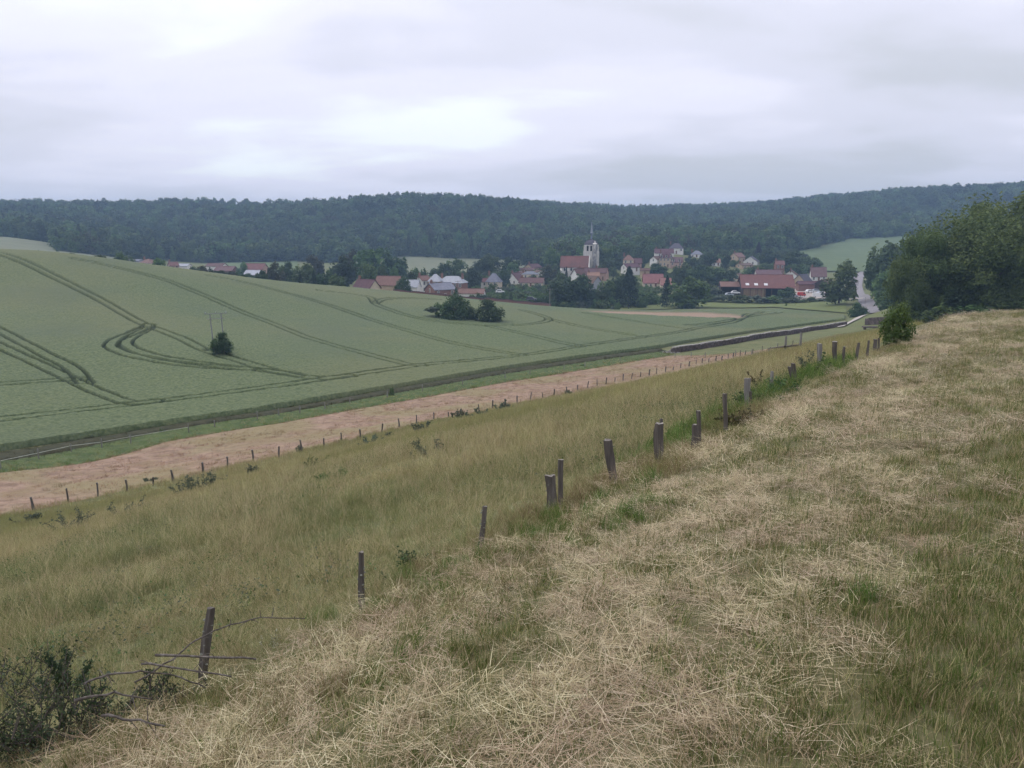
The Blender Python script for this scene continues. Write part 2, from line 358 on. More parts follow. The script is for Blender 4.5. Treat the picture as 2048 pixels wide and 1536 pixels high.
# ------------------------------------------------------------------ wheat with real wheel tracks
TR=[
 [(0,512),(31,522),(78,543),(164,586),(226,619),(284,652),(362,683),(410,707),(485,731),(533,746),(581,758),(643,765),(700,760)],
 [(300,655),(285,664),(262,675),(240,684),(225,692),(222,700),(235,708),(262,718),(300,726),(360,736),(430,743),(527,749),(600,759)],
 [(300,661),(280,672),(262,682),(253,690),(256,699),(272,708),(305,719),(360,730),(430,740),(500,747)],
 [(-80,662),(0,700),(120,756),(180,785),(255,814),(310,812)],
 [(-80,625),(0,668),(75,708),(140,742),(158,758),(172,775)],
 [(-80,862),(0,850),(140,834),(260,819),(445,796),(650,766),(803,743),(846,737),(940,728),(1046,717),(1139,702),(1257,684),(1355,670),(1389,662),(1434,654),(1478,643),(1523,627)],
 [(-80,785),(0,778),(120,769),(165,767)],
 [(150,522),(195,531),(256,545),(328,564),(380,584),(441,610),(544,652),(615,681),(700,706),(767,724),(817,736),(845,738)],
 [(420,556),(472,565),(544,583),(626,605),(708,632),(800,662),(905,692),(993,709),(1045,717)],
 [(640,585),(700,592),(735,597),(746,603),(753,613),(788,627),(846,643),(920,653),(978,656),(1037,655),(1081,650),(1098,643),(1081,635),(1043,624)],
 [(750,610),(764,604),(788,601),(832,601),(876,603)],
 [(1098,643),(1198,665),(1285,678)],
 [(978,657),(1052,674),(1125,692),(1160,699)],
 [(1170,630),(1246,643),(1300,652),(1355,660),(1375,663)],
 [(1375,655),(1430,650),(1500,636),(1560,628)],
]
def make_wheat():
    NU,NV=1400,400
    pxl=np.array([b[0] for b in B4]+[1345,1500,1690]); pyl=np.array([b[1] for b in B4]+[691,666,640])
    cp=np.linspace(-240,1692,90); lo=np.array([hit(p,np.interp(p,pxl,pyl))[:2] for p in cp])
    ux=[-260,-150,0,125,250,400,540,700,800,900,1000,1100,1250,1400,1550,1692]; uY=[215,215,216,219,226,241,259,271,280,291,300,307,314,312,304,262]
    col=np.linspace(-240,1690,NU); L=np.c_[np.interp(col,cp,lo[:,0]),np.interp(col,cp,lo[:,1])]
    Yu=np.interp(col,ux,uY); Uu=np.c_[L[:,0]/L[:,1]*Yu,Yu]
    q=np.linspace(0,1,NV)[:,None]; inv=(1/L[:,1])[None]*(1-q)+(1/Yu)[None]*q; Y=1/inv; X=(L[:,0]/L[:,1])[None]*Y
    P=np.c_[X.ravel(),Y.ravel()]; tr=np.zeros(len(P))
    for t in TR:
        w=gp(t); k=len(w); tt=np.arange(k); fine=np.linspace(0,k-1,(k-1)*5+1)      # smooth the bends
        def cr(v):
            o=[]
            for f_ in fine:
                i=min(int(f_),k-2); u=f_-i; a,b,c,d=v[max(i-1,0)],v[i],v[i+1],v[min(i+2,k-1)]
                o.append(.5*((2*b)+(-a+c)*u+(2*a-5*b+4*c-d)*u*u+(-a+3*b-3*c+d)*u**3))
            return np.array(o)
        w=np.c_[cr(w[:,0]),cr(w[:,1])]; w=w+(rng.random(w.shape)-.5)*.12
        lo_,hi_=w.min(0)-3,w.max(0)+3; sel=np.where((P>lo_).all(1)&(P<hi_).all(1))[0]
        dd=np.abs(seg_dist(P[sel],w)-.95); wob=.08*(vnoise(P[sel,0],P[sel,1],.7)-.5)
        yy=P[sel,1]; tr[sel]=np.maximum(tr[sel],smooth(.24+.0010*yy,.10+.0005*yy,dd+wob))
    # thin spots and the bare patches
    bare=np.zeros(len(P))
    for (px,py,a,b,ang) in ((1330,630,26,9,-.05),(1255,628,14,3,-.05)):
        c=hit(px,py)[:2]; d=P-c; cs,sn_=math.cos(ang),math.sin(ang); e=((d[:,0]*cs+d[:,1]*sn_)/a)**2+((-d[:,0]*sn_+d[:,1]*cs)/b)**2
        bare=np.maximum(bare,smooth(1.15,.75,np.sqrt(e)+.5*(fbm(P[:,0],P[:,1],5)-.5)))
    c=hit(442,706)[:2]; d=np.hypot(P[:,0]-c[0],(P[:,1]-c[1])*.9); pb=smooth(2.6,1.7,d+1.2*(vnoise(P[:,0],P[:,1],1.)-.5))
    h=.62+.10*(fbm(P[:,0],P[:,1],6)-.5)+.07*(vnoise(P[:,0],P[:,1],.35)-.5)+.12*(vnoise(P[:,0],P[:,1],.9)-.5)
    low=np.maximum(np.maximum(tr,pb),bare*.85); h=h*(1-low)+.06
    h=h.reshape(NV,NU); h[0]=.02; h[-1]=.02; h[:,0]=.02; h[:,-1]=.02
    Z=tz(P[:,0],P[:,1])+h.ravel()
    i=np.arange(NU*NV).reshape(NV,NU); f=np.stack([i[:-1,:-1],i[:-1,1:],i[1:,1:],i[1:,:-1]],-1).reshape(-1,4)
    m=mat('wheat_crop',[(.34,(.062,.086,.038)),(.5,(.108,.136,.064)),(.66,(.156,.180,.088))],scale=2.6,detail=8,coord='World',bump=.16,bscale=4.0,
        locn=[(.016,(.150,.152,.074),.55,.44,.64,'P'),(.04,(.085,.112,.068),.45,.5,.7,'P')],tint2=[('track',(.026,.040,.018)),('bare',(.31,.215,.155))])
    me=mk_mesh('wheat_field',np.c_[P,Z],f,m,True); attr(me,'track',np.maximum(tr,pb*.8)*.9); attr(me,'bare',bare*.9)
    o=ob('wheat_field',me); o['kind']='structure'
make_wheat()
# ------------------------------------------------------------------ far fields, road and track
def pf(name,lo,hi,m,off,nu=80,nv=30,**k): return sheet(name,[atXY(*p) for p in lo],[atXY(*p) for p in hi],nu,nv,off,m,**k)
m_ff=lambda nm,a,b:mat(nm,[(.3,a),(.7,b)],scale=.09,detail=7,coord='World')
m_pale=m_ff('pale_far_crop',(.135,.15,.09),(.175,.18,.11)); m_gfar=m_ff('green_far_crop',(.09,.125,.055),(.12,.155,.07)); m_lfar=m_ff('lime_meadow',(.115,.14,.045),(.15,.17,.062))
pf('pale_hill_field',[(-420,505,330),(0,507,330),(120,510,400)],[(-420,474,617),(0,473,610),(108,488,577)],m_pale,.7)
pf('narrow_hill_field',[(115,520,380),(180,525,420),(260,530,470)],[(118,506,522),(190,508,545),(258,522,608)],m_pale,.6)
pf('valley_meadow_left',[(420,545,480),(600,545,500)],[(440,522,640),(594,519,676)],m_gfar,.6)
pf('valley_meadow_centre',[(780,560,470),(1060,555,490)],[(795,513,688),(1050,520,666)],m_pale,.6)
pf('right_hill_field',[(1570,540,500),(1700,555,470),(1860,560,440)],[(1592,505,628),(1700,478,772),(1860,472,778)],m_gfar,.7)
pf('lime_meadow',[(1240,616,322),(1400,613,320),(1550,617,316),(1692,626,270)],[(1250,592,366),(1400,598,352),(1550,602,345),(1692,607,320)],m_lfar,.35)
m_road=mat('asphalt_road',[(.3,(.20,.185,.19)),(.7,(.27,.25,.25))],scale=1.5,coord='World',rough=.85)
m_track=mat('chalk_track',[(.3,(.33,.30,.26)),(.7,(.46,.42,.37))],scale=1.2,coord='World',rough=.95)
def strip(name,pts,w,off,m,n=60):
    c=resample(np.array(pts),n); t=np.gradient(c,axis=0); t/=np.linalg.norm(t,axis=1)[:,None]; nn=np.c_[-t[:,1],t[:,0]]
    ww=np.interp(np.linspace(0,1,n),np.linspace(0,1,len(w)),w)[:,None]/2 if hasattr(w,'__len__') else w/2
    return sheet(name,c+nn*ww,c-nn*ww,n,7,off,m)
ROAD=[atXY(1800,640,228),atXY(1768,628,250),atXY(1748,618,268),atXY(1735,604,292),atXY(1726,592,318),atXY(1718,578,350),atXY(1713,566,390),atXY(1716,556,430),atXY(1730,548,470)]
strip('road',ROAD,5.2,.42,m_road)
strip('farm_track',[atXY(1775,630,246),atXY(1748,637,236),atXY(1720,645,222),atXY(1700,651,208),atXY(1680,660,195)],[3.2,3.0,2.8,2.4,1.6],.30,m_track)
strip('side_lane',[atXY(1728,596,312),atXY(1712,597,314),atXY(1690,598,318)],3.,.47,m_track,20)
# ------------------------------------------------------------------ trees
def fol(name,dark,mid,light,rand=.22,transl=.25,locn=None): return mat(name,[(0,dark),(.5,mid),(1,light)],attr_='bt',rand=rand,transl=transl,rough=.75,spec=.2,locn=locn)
m_wood=fol('woodland_leaves',(.032,.052,.022),(.066,.10,.038),(.125,.165,.06),.5,locn=[(.006,(.085,.11,.04),.5,.5,.66,'L'),(.011,(.034,.052,.034),.6,.5,.62,'L')])
m_leaf=fol('broad_leaves',(.042,.074,.026),(.078,.128,.042),(.130,.185,.062))
m_leafl=fol('light_leaves',(.05,.085,.025),(.085,.14,.04),(.13,.19,.06))
m_leafd=fol('dark_leaves',(.026,.047,.020),(.047,.080,.032),(.080,.120,.046))
m_leafb=fol('brownish_leaves',(.035,.042,.022),(.06,.065,.034),(.09,.092,.045))
m_leafp=fol('purple_leaves',(.022,.020,.024),(.036,.030,.038),(.055,.046,.052))
m_leafg=fol('grey_green_leaves',(.05,.07,.045),(.085,.11,.07),(.13,.155,.10))
m_conif=fol('conifer_needles',(.014,.026,.016),(.024,.042,.024),(.042,.065,.034))
m_bark=mat('bark',[(.3,(.05,.042,.034)),(.7,(.10,.085,.07))],scale=6,bump=.02,stretch=(1,1,.2))
def leaf_quads(C,Nrm,size,r,up=.0,asp=1.0,jit=.42):
    n=len(C); a=r.normal(size=(n,3)); nn=Nrm*(1-jit)+a*jit; nn[:,2]+=up; nn/=np.linalg.norm(nn,axis=1)[:,None]+1e-9
    b=r.normal(size=(n,3)); t=np.cross(nn,b); t/=np.linalg.norm(t,axis=1)[:,None]+1e-9; bt=np.cross(nn,t)
    s=(size*(.55+.9*r.random(n)))[:,None]; V=np.empty((n,4,3))
    V[:,0]=C-t*s*asp; V[:,1]=C-bt*s*.62+nn*s*.12; V[:,2]=C+t*s*asp; V[:,3]=C+bt*s*.62+nn*s*.12
    return V.reshape(-1,3),np.arange(4*n).reshape(n,4)
def crown(name,m,seed,kind='round',nb=16,nl=1100,leaf=.05,z0=.03,inner=.5,small=False):
    """unit crown: height 1 (tree height), radius about .5 ; leaf faces gathered in clumps"""
    r=np.random.default_rng(seed); C=[];Nm=[];T=[]
    zc=(1+z0)/2; hz=(1-z0)/2
    if kind=='conifer' or kind=='column':
        for i in range(nl):
            q=r.random()**.8 if kind=='conifer' else r.random(); z=z0+(1-z0)*q
            if kind=='conifer':
                tier=(q*11)%1; rad=.5*(1-q)**.85*(.62+.42*(1-tier))+.012
            else: rad=.5*math.sin(math.pi*min(1,.12+.88*q))**.55*(1-.25*q)
            a=r.random()*6.283; lob=1+.16*math.sin(5*a+seed+q*9)+.1*math.sin(9*a+q*23); rr=rad*lob*(r.random()**.28)
            C.append((rr*math.cos(a),rr*math.sin(a),z-(.02 if kind=='conifer' else 0)*r.random())); Nm.append((math.cos(a),math.sin(a),.35)); T.append(min(1,max(0,.25+.55*(rr/max(rad,.01))**2*.8-.3+.45*r.random())))  # tint falls towards the axis: inner crown shade is put into the colour
    else:
        blobs=[]
        for i in range(nb):
            u=r.random()*2-1 if kind!='bush' else r.random()*1.6-.6; a=(i*2.399+r.random()*.8); k=math.sqrt(max(0,1-u*u))
            d=.58+.22*r.random(); rb=.15+.11*r.random()
            if small and i%2: d=.6+.4*r.random()**.6; rb=.05+.09*r.random()**1.5
            wz=1.0-.25*max(0,-u)
            blobs.append((d*.5*k*math.cos(a)*wz*1.25,d*.5*k*math.sin(a)*wz*1.25,zc+d*hz*u,rb,r.random()))
        blobs.append((0,0,zc+.25*hz,.26,.5)); blobs.append((0,0,zc-.2*hz,.25,.4))
        per=nl//len(blobs)
        for bx,by,bz,rb,tn in blobs:
            v=r.normal(size=(per,3)); v/=np.linalg.norm(v,axis=1)[:,None]; v[:,2]=np.where(v[:,2]<-.35,-v[:,2],v[:,2])
            q=(inner+(1-inner)*r.random(per)**.6)[:,None]; ruff=1+.28*np.sin(v[:,0:1]*7+bx*40)*np.sin(v[:,1:2]*8+by*33+bz*20)
            p=np.array([bx,by,bz])+v*rb*q*ruff*np.array([1,1,hz*1.9])
            C+=list(p); Nm+=list(v); T+=list(np.clip(.12+.5*tn+.22*(v[:,2]+.2)+.35*(r.random(per)-.4),0,1))  # upper leaves of each clump tinted lighter: light from above put into the colour
    C=np.array(C);Nm=np.array(Nm);T=np.array(T)
    if kind in('round','bush'):          # fill the unit box: radius .5, top at 1
        C[:,:2]*=.47/np.percentile(np.hypot(C[:,0],C[:,1]),95); zt_=np.percentile(C[:,2],99.3); zl=max(z0,0) if kind=='round' else min(C[:,2].min(),-.03); zm=np.percentile(C[:,2],1); C[:,2]=zl+(C[:,2]-zm)*(.985-zl)/(zt_-zm)
    V,f=leaf_quads(C,Nm,leaf*np.ones(len(C)),r,up=.25); me=mk_mesh(name,V,f,m); attr(me,'bt',np.repeat(T,4)); return me
def trunk_mesh(name,seed,h=.55,r0=.028,limbs=6,conif=False):
    r=np.random.default_rng(seed); b=MB(); x=y=0; pts=[];rad=[]
    top=.95 if conif else h
    for k in range(6):
        q=k/5; pts.append((x,y,-.03+q*top)); rad.append(r0*(1.25-q*.95) if k else r0*1.7); x+=(r.random()-.5)*.03; y+=(r.random()-.5)*.03
    b.tube(pts,rad,7)
    if not conif:
        for i in range(limbs):
            a=i*2.4+r.random(); z=h*(.5+.45*i/limbs); ln=.16+.14*r.random()
            p0=Vector((0,0,z)); p1=p0+Vector((math.cos(a)*ln*.5,math.sin(a)*ln*.5,ln*.5)); p2=p1+Vector((math.cos(a+.3)*ln*.6,math.sin(a+.3)*ln*.6,ln*.45)); b.tube([p0,p1,p2],[r0*.5,r0*.33,r0*.12],5)
    return b.mesh(name,m_bark,True)
TRK=[trunk_mesh('trunk',i) for i in range(3)]; TRKC=trunk_mesh('trunk',9,conif=True,r0=.018)
# woods on the hills: uncountable, one object each
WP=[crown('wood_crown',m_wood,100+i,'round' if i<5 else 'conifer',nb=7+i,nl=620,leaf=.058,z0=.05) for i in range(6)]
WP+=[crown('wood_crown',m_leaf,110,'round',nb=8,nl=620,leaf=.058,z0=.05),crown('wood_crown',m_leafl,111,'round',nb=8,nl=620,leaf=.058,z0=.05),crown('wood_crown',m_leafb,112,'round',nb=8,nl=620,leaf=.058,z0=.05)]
def wood(name,poly,label,step=9.4,extra=None):
    lo,hi=poly.min(0),poly.max(0); nx=int((hi[0]-lo[0])/step); ny=int((hi[1]-lo[1])/step)
    gx,gy=np.meshgrid(np.arange(nx),np.arange(ny)); P=np.c_[lo[0]+gx.ravel()*step,lo[1]+gy.ravel()*step]+(rng.random((nx*ny,2))-.5)*step*1.0
    P=P[in_poly(P,poly)]; az=np.abs(P[:,0]/P[:,1]); P=P[az<.80]
    keep=(P[:,1]<900)|(rng.random(len(P))<.8); P=P[keep]; n=len(P)
    h=(9.5+8.5*rng.random(n)**1.2+4*(fbm(P[:,0],P[:,1],60)-.5)*2)
    w=h*(.80+.45*rng.random(n)); idx=rng.integers(0,5,n); con=rng.random(n)<(.05+.5*(fbm(P[:,0]+900,P[:,1],120)>.60)); idx[con]=5; w[con]*=.62
    lt=rng.random(n)<np.where((P[:,1]<660)&(P[:,0]>20)&(P[:,0]<260),.55,.16); idx[lt]=rng.choice([6,6,7,8],lt.sum())
    z=tz(P[:,0],P[:,1])-.3
    rot=np.c_[np.zeros(n),np.zeros(n),rng.random(n)*6.283]; scl=np.c_[w,w,h]
    return scatter(name,np.c_[P,z],rot,scl,idx,WP,label,'wood')
wood('woodland',WOOD_POLY['left'],'dark wooded hillside behind the wheat field at the left')
wood('woodland',WOOD_POLY['centre'],'dark wooded hill rising behind the church and village')
wood('woodland',WOOD_POLY['right'],'dark wooded ridge above the green field at the right')
# single trees: (kind, px, py_top, width_px, distance, label)
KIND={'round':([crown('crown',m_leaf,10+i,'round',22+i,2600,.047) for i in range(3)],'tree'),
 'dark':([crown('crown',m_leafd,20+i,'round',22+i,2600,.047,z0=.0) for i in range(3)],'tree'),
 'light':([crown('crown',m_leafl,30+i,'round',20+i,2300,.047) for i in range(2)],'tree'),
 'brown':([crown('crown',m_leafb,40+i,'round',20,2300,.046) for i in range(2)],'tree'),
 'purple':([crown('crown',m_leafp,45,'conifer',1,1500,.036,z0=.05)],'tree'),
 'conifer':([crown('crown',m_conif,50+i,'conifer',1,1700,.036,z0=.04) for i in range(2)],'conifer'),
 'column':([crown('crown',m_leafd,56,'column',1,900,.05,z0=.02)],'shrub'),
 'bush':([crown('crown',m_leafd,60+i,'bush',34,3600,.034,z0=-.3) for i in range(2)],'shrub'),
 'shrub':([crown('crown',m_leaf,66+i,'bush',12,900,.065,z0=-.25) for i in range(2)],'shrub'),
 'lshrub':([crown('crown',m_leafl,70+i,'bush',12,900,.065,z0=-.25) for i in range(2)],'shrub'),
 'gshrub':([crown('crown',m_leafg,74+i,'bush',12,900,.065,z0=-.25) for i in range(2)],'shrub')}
NAME={'round':'broadleaf_tree','dark':'broadleaf_tree','light':'broadleaf_tree','brown':'broadleaf_tree','purple':'purple_tree','conifer':'conifer_tree','column':'columnar_shrub','bush':'bush','shrub':'bush','lshrub':'bush','gshrub':'bush'}
_tc=[0]
def tree(kind,px,top,wpx,Y,label,group=None,base=None,dx=0):
    k=_tc[0]; _tc[0]+=1; x,y,zt=at(px,top,Y); zb=float(tz(x,y)) if base is None else at(px,base,Y)[2]; h=max(.8,zt-zb); w=wpx/F*Y/CP*(1.18 if kind in('round','dark','brown','light') else 1)
    ms,cat=KIND[kind]; e=ob(NAME[kind],None,loc=(x,y,zb),rot=(0,0,k*1.7)); e.empty_display_size=.5; tag(e,label,cat,group)
    s=(w,w,h)
    ob('crown',ms[k%len(ms)],e,scl=s); ob('trunk',TRKC if kind in('conifer','purple') else TRK[k%3],e,scl=(w*.8 if kind!='column' else w*.5,)*2+(h,))
    return e
# ------------------------------------------------------------------ village
def plaster(nm,c): return mat(nm,[(.3,tuple(x*.84 for x in c)),(.7,c)],scale=.7,detail=6,rough=.95)
def tiles(nm,a,b): return mat(nm,[(.3,a),(.5,tuple((p+q)/2 for p,q in zip(a,b))),(.72,b)],scale=.9,detail=8,rough=.9,bump=.04,bscale=5.,rand=.10)
WALL={'cream':plaster('cream_render',(.58,.49,.37)),'white':plaster('white_render',(.72,.70,.66)),'tan':plaster('tan_render',(.47,.36,.25)),'pink':plaster('pink_render',(.43,.28,.22)),
 'brick':mat('brick_wall',[(.3,(.17,.09,.072)),(.7,(.25,.135,.105))],scale=2.,detail=8,bump=.02,bscale=12),'grey':plaster('grey_render',(.34,.34,.36)),'stone':plaster('pale_stone',(.56,.53,.47)),'wood':mat('dark_boards',[(.3,(.035,.026,.022)),(.7,(.07,.05,.04))],scale=2,stretch=(6,6,.4))}
ROOF={'red':tiles('red_tiles',(.15,.082,.072),(.20,.112,.098)),'maroon':tiles('maroon_tiles',(.095,.054,.055),(.145,.080,.080)),'brown':tiles('brown_tiles',(.10,.065,.055),(.155,.10,.08)),'salmon':tiles('salmon_tiles',(.225,.125,.10),(.29,.16,.13)),
 'slate':tiles('slate_roof',(.14,.145,.175),(.21,.215,.245)),'zinc':tiles('pale_zinc_roof',(.30,.31,.34),(.40,.41,.44)),'purple':tiles('purple_brown_tiles',(.115,.07,.075),(.17,.105,.105)),'mansard':tiles('dark_slate',(.07,.065,.08),(.11,.10,.115))}
m_frame=flat('window_frame_paint',(.62,.60,.56)); m_glass=flat('window_glass',(.035,.04,.05),rough=.15,spec=.5); m_door=flat('door_paint',(.16,.09,.06)); m_chim=mat('chimney_brick',[(.3,(.18,.10,.08)),(.7,(.27,.16,.12))],scale=4); m_dark=flat('dark_opening',(.018,.017,.018))
def win_mesh():
    b=MB(); w,h=.48,.68
    b.box(-w,w,-.03,.05,-h,h,1); b.box(-w-.1,w+.1,-.06,.04,h,h+.1,0); b.box(-w-.1,w+.1,-.10,.04,-h-.1,-h,0)
    for s in(-1,1): b.box(s*w-.05 if s>0 else -w-.05,s*w+.05 if s>0 else -w+.05,-.06,.04,-h,h,0)
    b.box(-.035,.035,-.05,.04,-h,h,0); b.box(-w+.05,w-.05,-.048,.04,.12,.18,0)
    return b.mesh('window',[m_frame,m_glass])
WIN=win_mesh(); _b=MB(); _b.box(-.5,.5,-.05,.05,0,2.05,0); _b.box(-.58,.58,-.03,.04,0,2.15,1); DOOR=_b.mesh('door',[m_door,m_frame])
def roof_solid(b,L,D,ze,zr,typ,ov=.35,th=.22,m=0):
    hx=L/2+ov; hy=D/2+ov; dz=(zr-ze)/(D/2)*ov; z0=ze-dz
    if typ=='gable':
        for s in(-1,1):
            v=[(-hx,s*hy,z0),(hx,s*hy,z0),(hx,0,zr),(-hx,0,zr)]; b.add([(x,y,z+th) for x,y,z in v]+v,[(0,1,2,3),(7,6,5,4),(0,4,5,1),(1,5,6,2),(3,2,6,7),(0,3,7,4)],m)
        b.box(-hx,hx,-.13,.13,zr+th-.05,zr+th+.09,m)
    else:
        ins=D/2*(.85 if typ=='hip' else .38); r=max(.3,hx-ins); k=0 if typ=='hip' else .55
        zl=z0 if typ=='hip' else z0+(zr-z0)*k; hyl=hy*(1-k)
        if typ=='hip':
            v=[(-hx,-hy,z0),(hx,-hy,z0),(hx,hy,z0),(-hx,hy,z0),(-r,0,zr+th),(r,0,zr+th)]
            b.add(v,[(0,1,5,4),(1,2,5),(2,3,4,5),(3,0,4),(3,2,1,0)],m)
        else:
            v=[(-hx,-hy,z0),(hx,-hy,z0),(hx,hy,z0),(-hx,hy,z0),(-hx,-hyl,zl),(hx,-hyl,zl),(hx,hyl,zl),(-hx,hyl,zl),(-r,0,zr+th),(r,0,zr+th)]
            b.add(v,[(0,1,5,4),(4,5,9,8),(2,3,7,6),(6,7,8,9),(1,2,6,5),(3,0,4,7),(5,6,9),(7,4,8),(3,2,1,0)],m)
def house(name,cat,label,px,Y,Lpx,Dpx,ridge,eave,yaw,typ,wall,roof,nw=3,nc=1,gw=0,door=True,base=None,extra=None,group=None):
    x,y,zr=at(px,ridge,Y); ze=at(px,eave,Y)[2]; zb=float(tz(x,y)) if base is None else at(px,base,Y)[2]; L=Lpx/F*Y; D=Dpx/F*Y
    e=ob(name,None,loc=(x,y,zb),rot=(0,0,R(yaw))); tag(e,label,cat,group)
    ze=max(ze-zb,1.9); zr=max(zr-zb,ze+.8)
    if ze>7.2 or ze<2: print('HOUSE',px,Y,'eave %.1f ridge %.1f'%(ze,zr))
    b=MB(); hx,hy=L/2,D/2
    v=[(-hx,-hy,-3),(hx,-hy,-3),(hx,hy,-3),(-hx,hy,-3),(-hx,-hy,ze),(hx,-hy,ze),(hx,hy,ze),(-hx,hy,ze)]
    f=[(0,1,5,4),(2,3,7,6),(3,2,1,0)]
    if typ in('gable','half'):
        zt=zr if typ=='gable' else ze+(zr-ze)*.55
        if typ=='gable': v+=[(-hx,0,zr),(hx,0,zr)]; f+=[(1,2,6,9,5),(3,0,4,8,7)]
        else: v+=[(-hx,-hy*.45,zt),(-hx,hy*.45,zt),(hx,-hy*.45,zt),(hx,hy*.45,zt)]; f+=[(1,2,6,11,10,5),(3,0,4,8,9,7)]
    else: f+=[(1,2,6,5),(3,0,4,7)]
    b.add(v,f); b.build('wall',WALL[wall],e)
    b=MB(); roof_solid(b,L,D,ze,zr,typ); ro=b.build('roof',ROOF[roof],e)
    for c in range(nc):
        cx=(-.42,.40,.05)[c%3]*L; b=MB(); b.box(cx-.45,cx+.45,-.3,.3,zr-1.0,zr+1.1); b.box(cx-.52,cx+.52,-.37,.37,zr+1.1,zr+1.25); b.box(cx-.25,cx-.05,-.1,.1,zr+1.25,zr+1.6); b.box(cx+.08,cx+.28,-.1,.1,zr+1.25,zr+1.6); b.build('chimney',m_chim,ro)
    rows=[ze-1.15] if ze<4.6 else [ze-1.2,ze-3.9]
    for rz in rows:
        for i in range(nw):
            wx=-hx+L*(i+.5)/nw
            if door and rz==rows[-1] and i==nw//2 and nw>1: ob('door',DOOR,e,loc=(wx,-hy-.02,0 if rz<3 else rz-1.2)); continue
            ob('window',WIN,e,loc=(wx,-hy-.02,rz))
    for i in range(gw):
        s=-1 if yaw>0 else 1; wy=(-D*.2+D*.4*i) if gw>1 else 0
        ob('window',WIN,e,loc=(s*(hx+.02),wy,ze-1.15+(.8 if gw==1 else 0)),rot=(0,0,R(90)*s))
    if extra: extra(e,ro,L,D,ze,zr)
    return e
def dormers(n):
    def f(e,ro,L,D,ze,zr):
        for i in range(n):
            x=-L/2+L*(i+.5)/n; b=MB(); z=ze+.15; b.box(x-.55,x+.55,-D/2-.1,-D/4,z,z+1.3,1); b.box(x-.38,x+.38,-D/2-.14,-D/2-.05,z+.15,z+1.15,2); b.add([(x-.75,-D/2-.25,z+1.3),(x+.75,-D/2-.25,z+1.3),(x,-D/2-.25,z+1.95),(x-.75,-D/8,z+1.3),(x+.75,-D/8,z+1.3),(x,-D/8,z+1.95)],[(0,1,2),(3,5,4),(0,2,5,3),(1,4,5,2),(0,3,4,1)],0)
            b.build('dormer',[ro.data.materials[0],m_frame,m_glass],ro)
    return f
def skylights(xs):
    def f(e,ro,L,D,ze,zr):
        for q in xs:
            x=-L/2+L*q; t=.2; y=-D/2*(1-t)-.0; z=ze+(zr-ze)*t+.30; b=MB(); b.box(-.8,.8,-.75,.75,-.04,.04); o=b.build('skylight',flat('pale_skylight_sheet',(.68,.68,.68)),ro,loc=(x,y,z),rot=(math.atan2(zr-ze,D/2),0,0))
    return f
H=house
H('house','house','red roofed house with pale walls at the left end of the hill skyline',297,455,24,26,518.5,527,-20,'hip','cream','red',3,1)
H('shed','shed','long low grey roofed shed left of the leftmost red roof',271,462,26,20,523,527,-8,'gable','grey','slate',0,0,door=False)
H('house','house','small red gabled house right of the round skyline tree',346,450,16,18,524.5,532,38,'gable','pink','red',2,1,1)
H('shed','shed','low shed with pale zinc roof on the left skyline',367,462,24,22,528,532,-5,'gable','white','zinc',0,0,door=False)
H('barn','barn','dark maroon barn roof behind the skyline hedge, left one',433,470,34,24,527,532,-6,'gable','white','maroon',2,0)
H('barn','barn','long dark purple roofed barn just right of the skyline hedge',452,445,38,28,533,541,-10,'gable','brick','purple',0,0,door=False)
H('barn','barn','red roofed barn with pink wall behind the pale grey roof',509,450,44,34,527.5,539,-8,'gable','pink','red',3,0)
H('shed','shed','pale grey roofed shed below the pink walled barn',507,412,30,24,541,549,-12,'gable','grey','zinc',0,0,door=False)
H('house','house','long maroon roofed house with cream gable standing on the skyline',733,296,46,30,559.5,575,-36,'gable','cream','maroon',0,1,0,door=False)
H('barn','barn','long red roofed barn behind the cream gabled skyline house',778,322,48,34,553,569,-14,'gable','tan','red',0,0,door=False)
H('house','house','small house with pale zinc roof beside the dark round bush',825,322,26,26,560.5,573,-10,'gable','white','zinc',2,0)
H('house','house','white gabled house with red roof behind the grey hipped pair',846,345,20,22,552,560,42,'gable','white','red',2,1,1)
H('house','house','smaller grey hipped roof house of the brick pair',871,345,24,26,549,561,-12,'hip','tan','zinc',2,0)
H('house','house','large red brick house with grey hipped roof and chimneys',905,348,52,34,553,564,-14,'hip','brick','zinc',5,2)
H('outbuilding','outbuilding','low brick outbuilding with slate gable in front of the large brick house',880,318,46,44,566.5,578,33,'gable','brick','slate',3,1,1)
H('shed','shed','long low red roofed shed by the brick garden wall',944,335,50,24,578,586,-8,'gable','white','red',0,0,door=False)
H('house','house','cream house with tall slate half hipped roof left of the garden trees',988,405,25,24,547.5,562,-22,'hip','cream','slate',2,1,1)
H('shed','shed','tiny red roofed shed left of the tall slate roofed house',969,410,14,14,557,563,0,'gable','white','red',1,0,door=False)
H('house','house','white gable fronted house with steep maroon roof',1031,430,24,30,546,562,52,'gable','white','maroon',2,1,2)
H('house','house','tan gabled house squeezed behind the maroon roofs',1040,455,12,22,543,551,60,'gable','tan','purple',1,0,1)
H('cottage','house','long cream cottage with dark maroon roof and pale ridge line',1064,415,47,28,556,568,-12,'gable','cream','maroon',5,1,1)
H('house','house','house with wide bluish slate roof above the long cream cottage',1060,450,32,26,543,552,-5,'hip','cream','slate',2,1)
H('house','house','highest tan gabled house left of the church with maroon roof',1066,500,28,22,528,537,48,'gable','tan','maroon',2,1,1)
H('house','house','low red roofed house below the highest tan gable',1052,480,36,24,537,545,-4,'gable','pink','brown',3,1)
H('house','house','small white gable right of the bluish slate roof',1078,455,14,22,541,548,-58,'gable','white','brown',1,0,1)
H('house','house','grey purple roofed house tucked under the church nave',1174,415,36,26,537,550,-6,'gable','stone','purple',3,1)
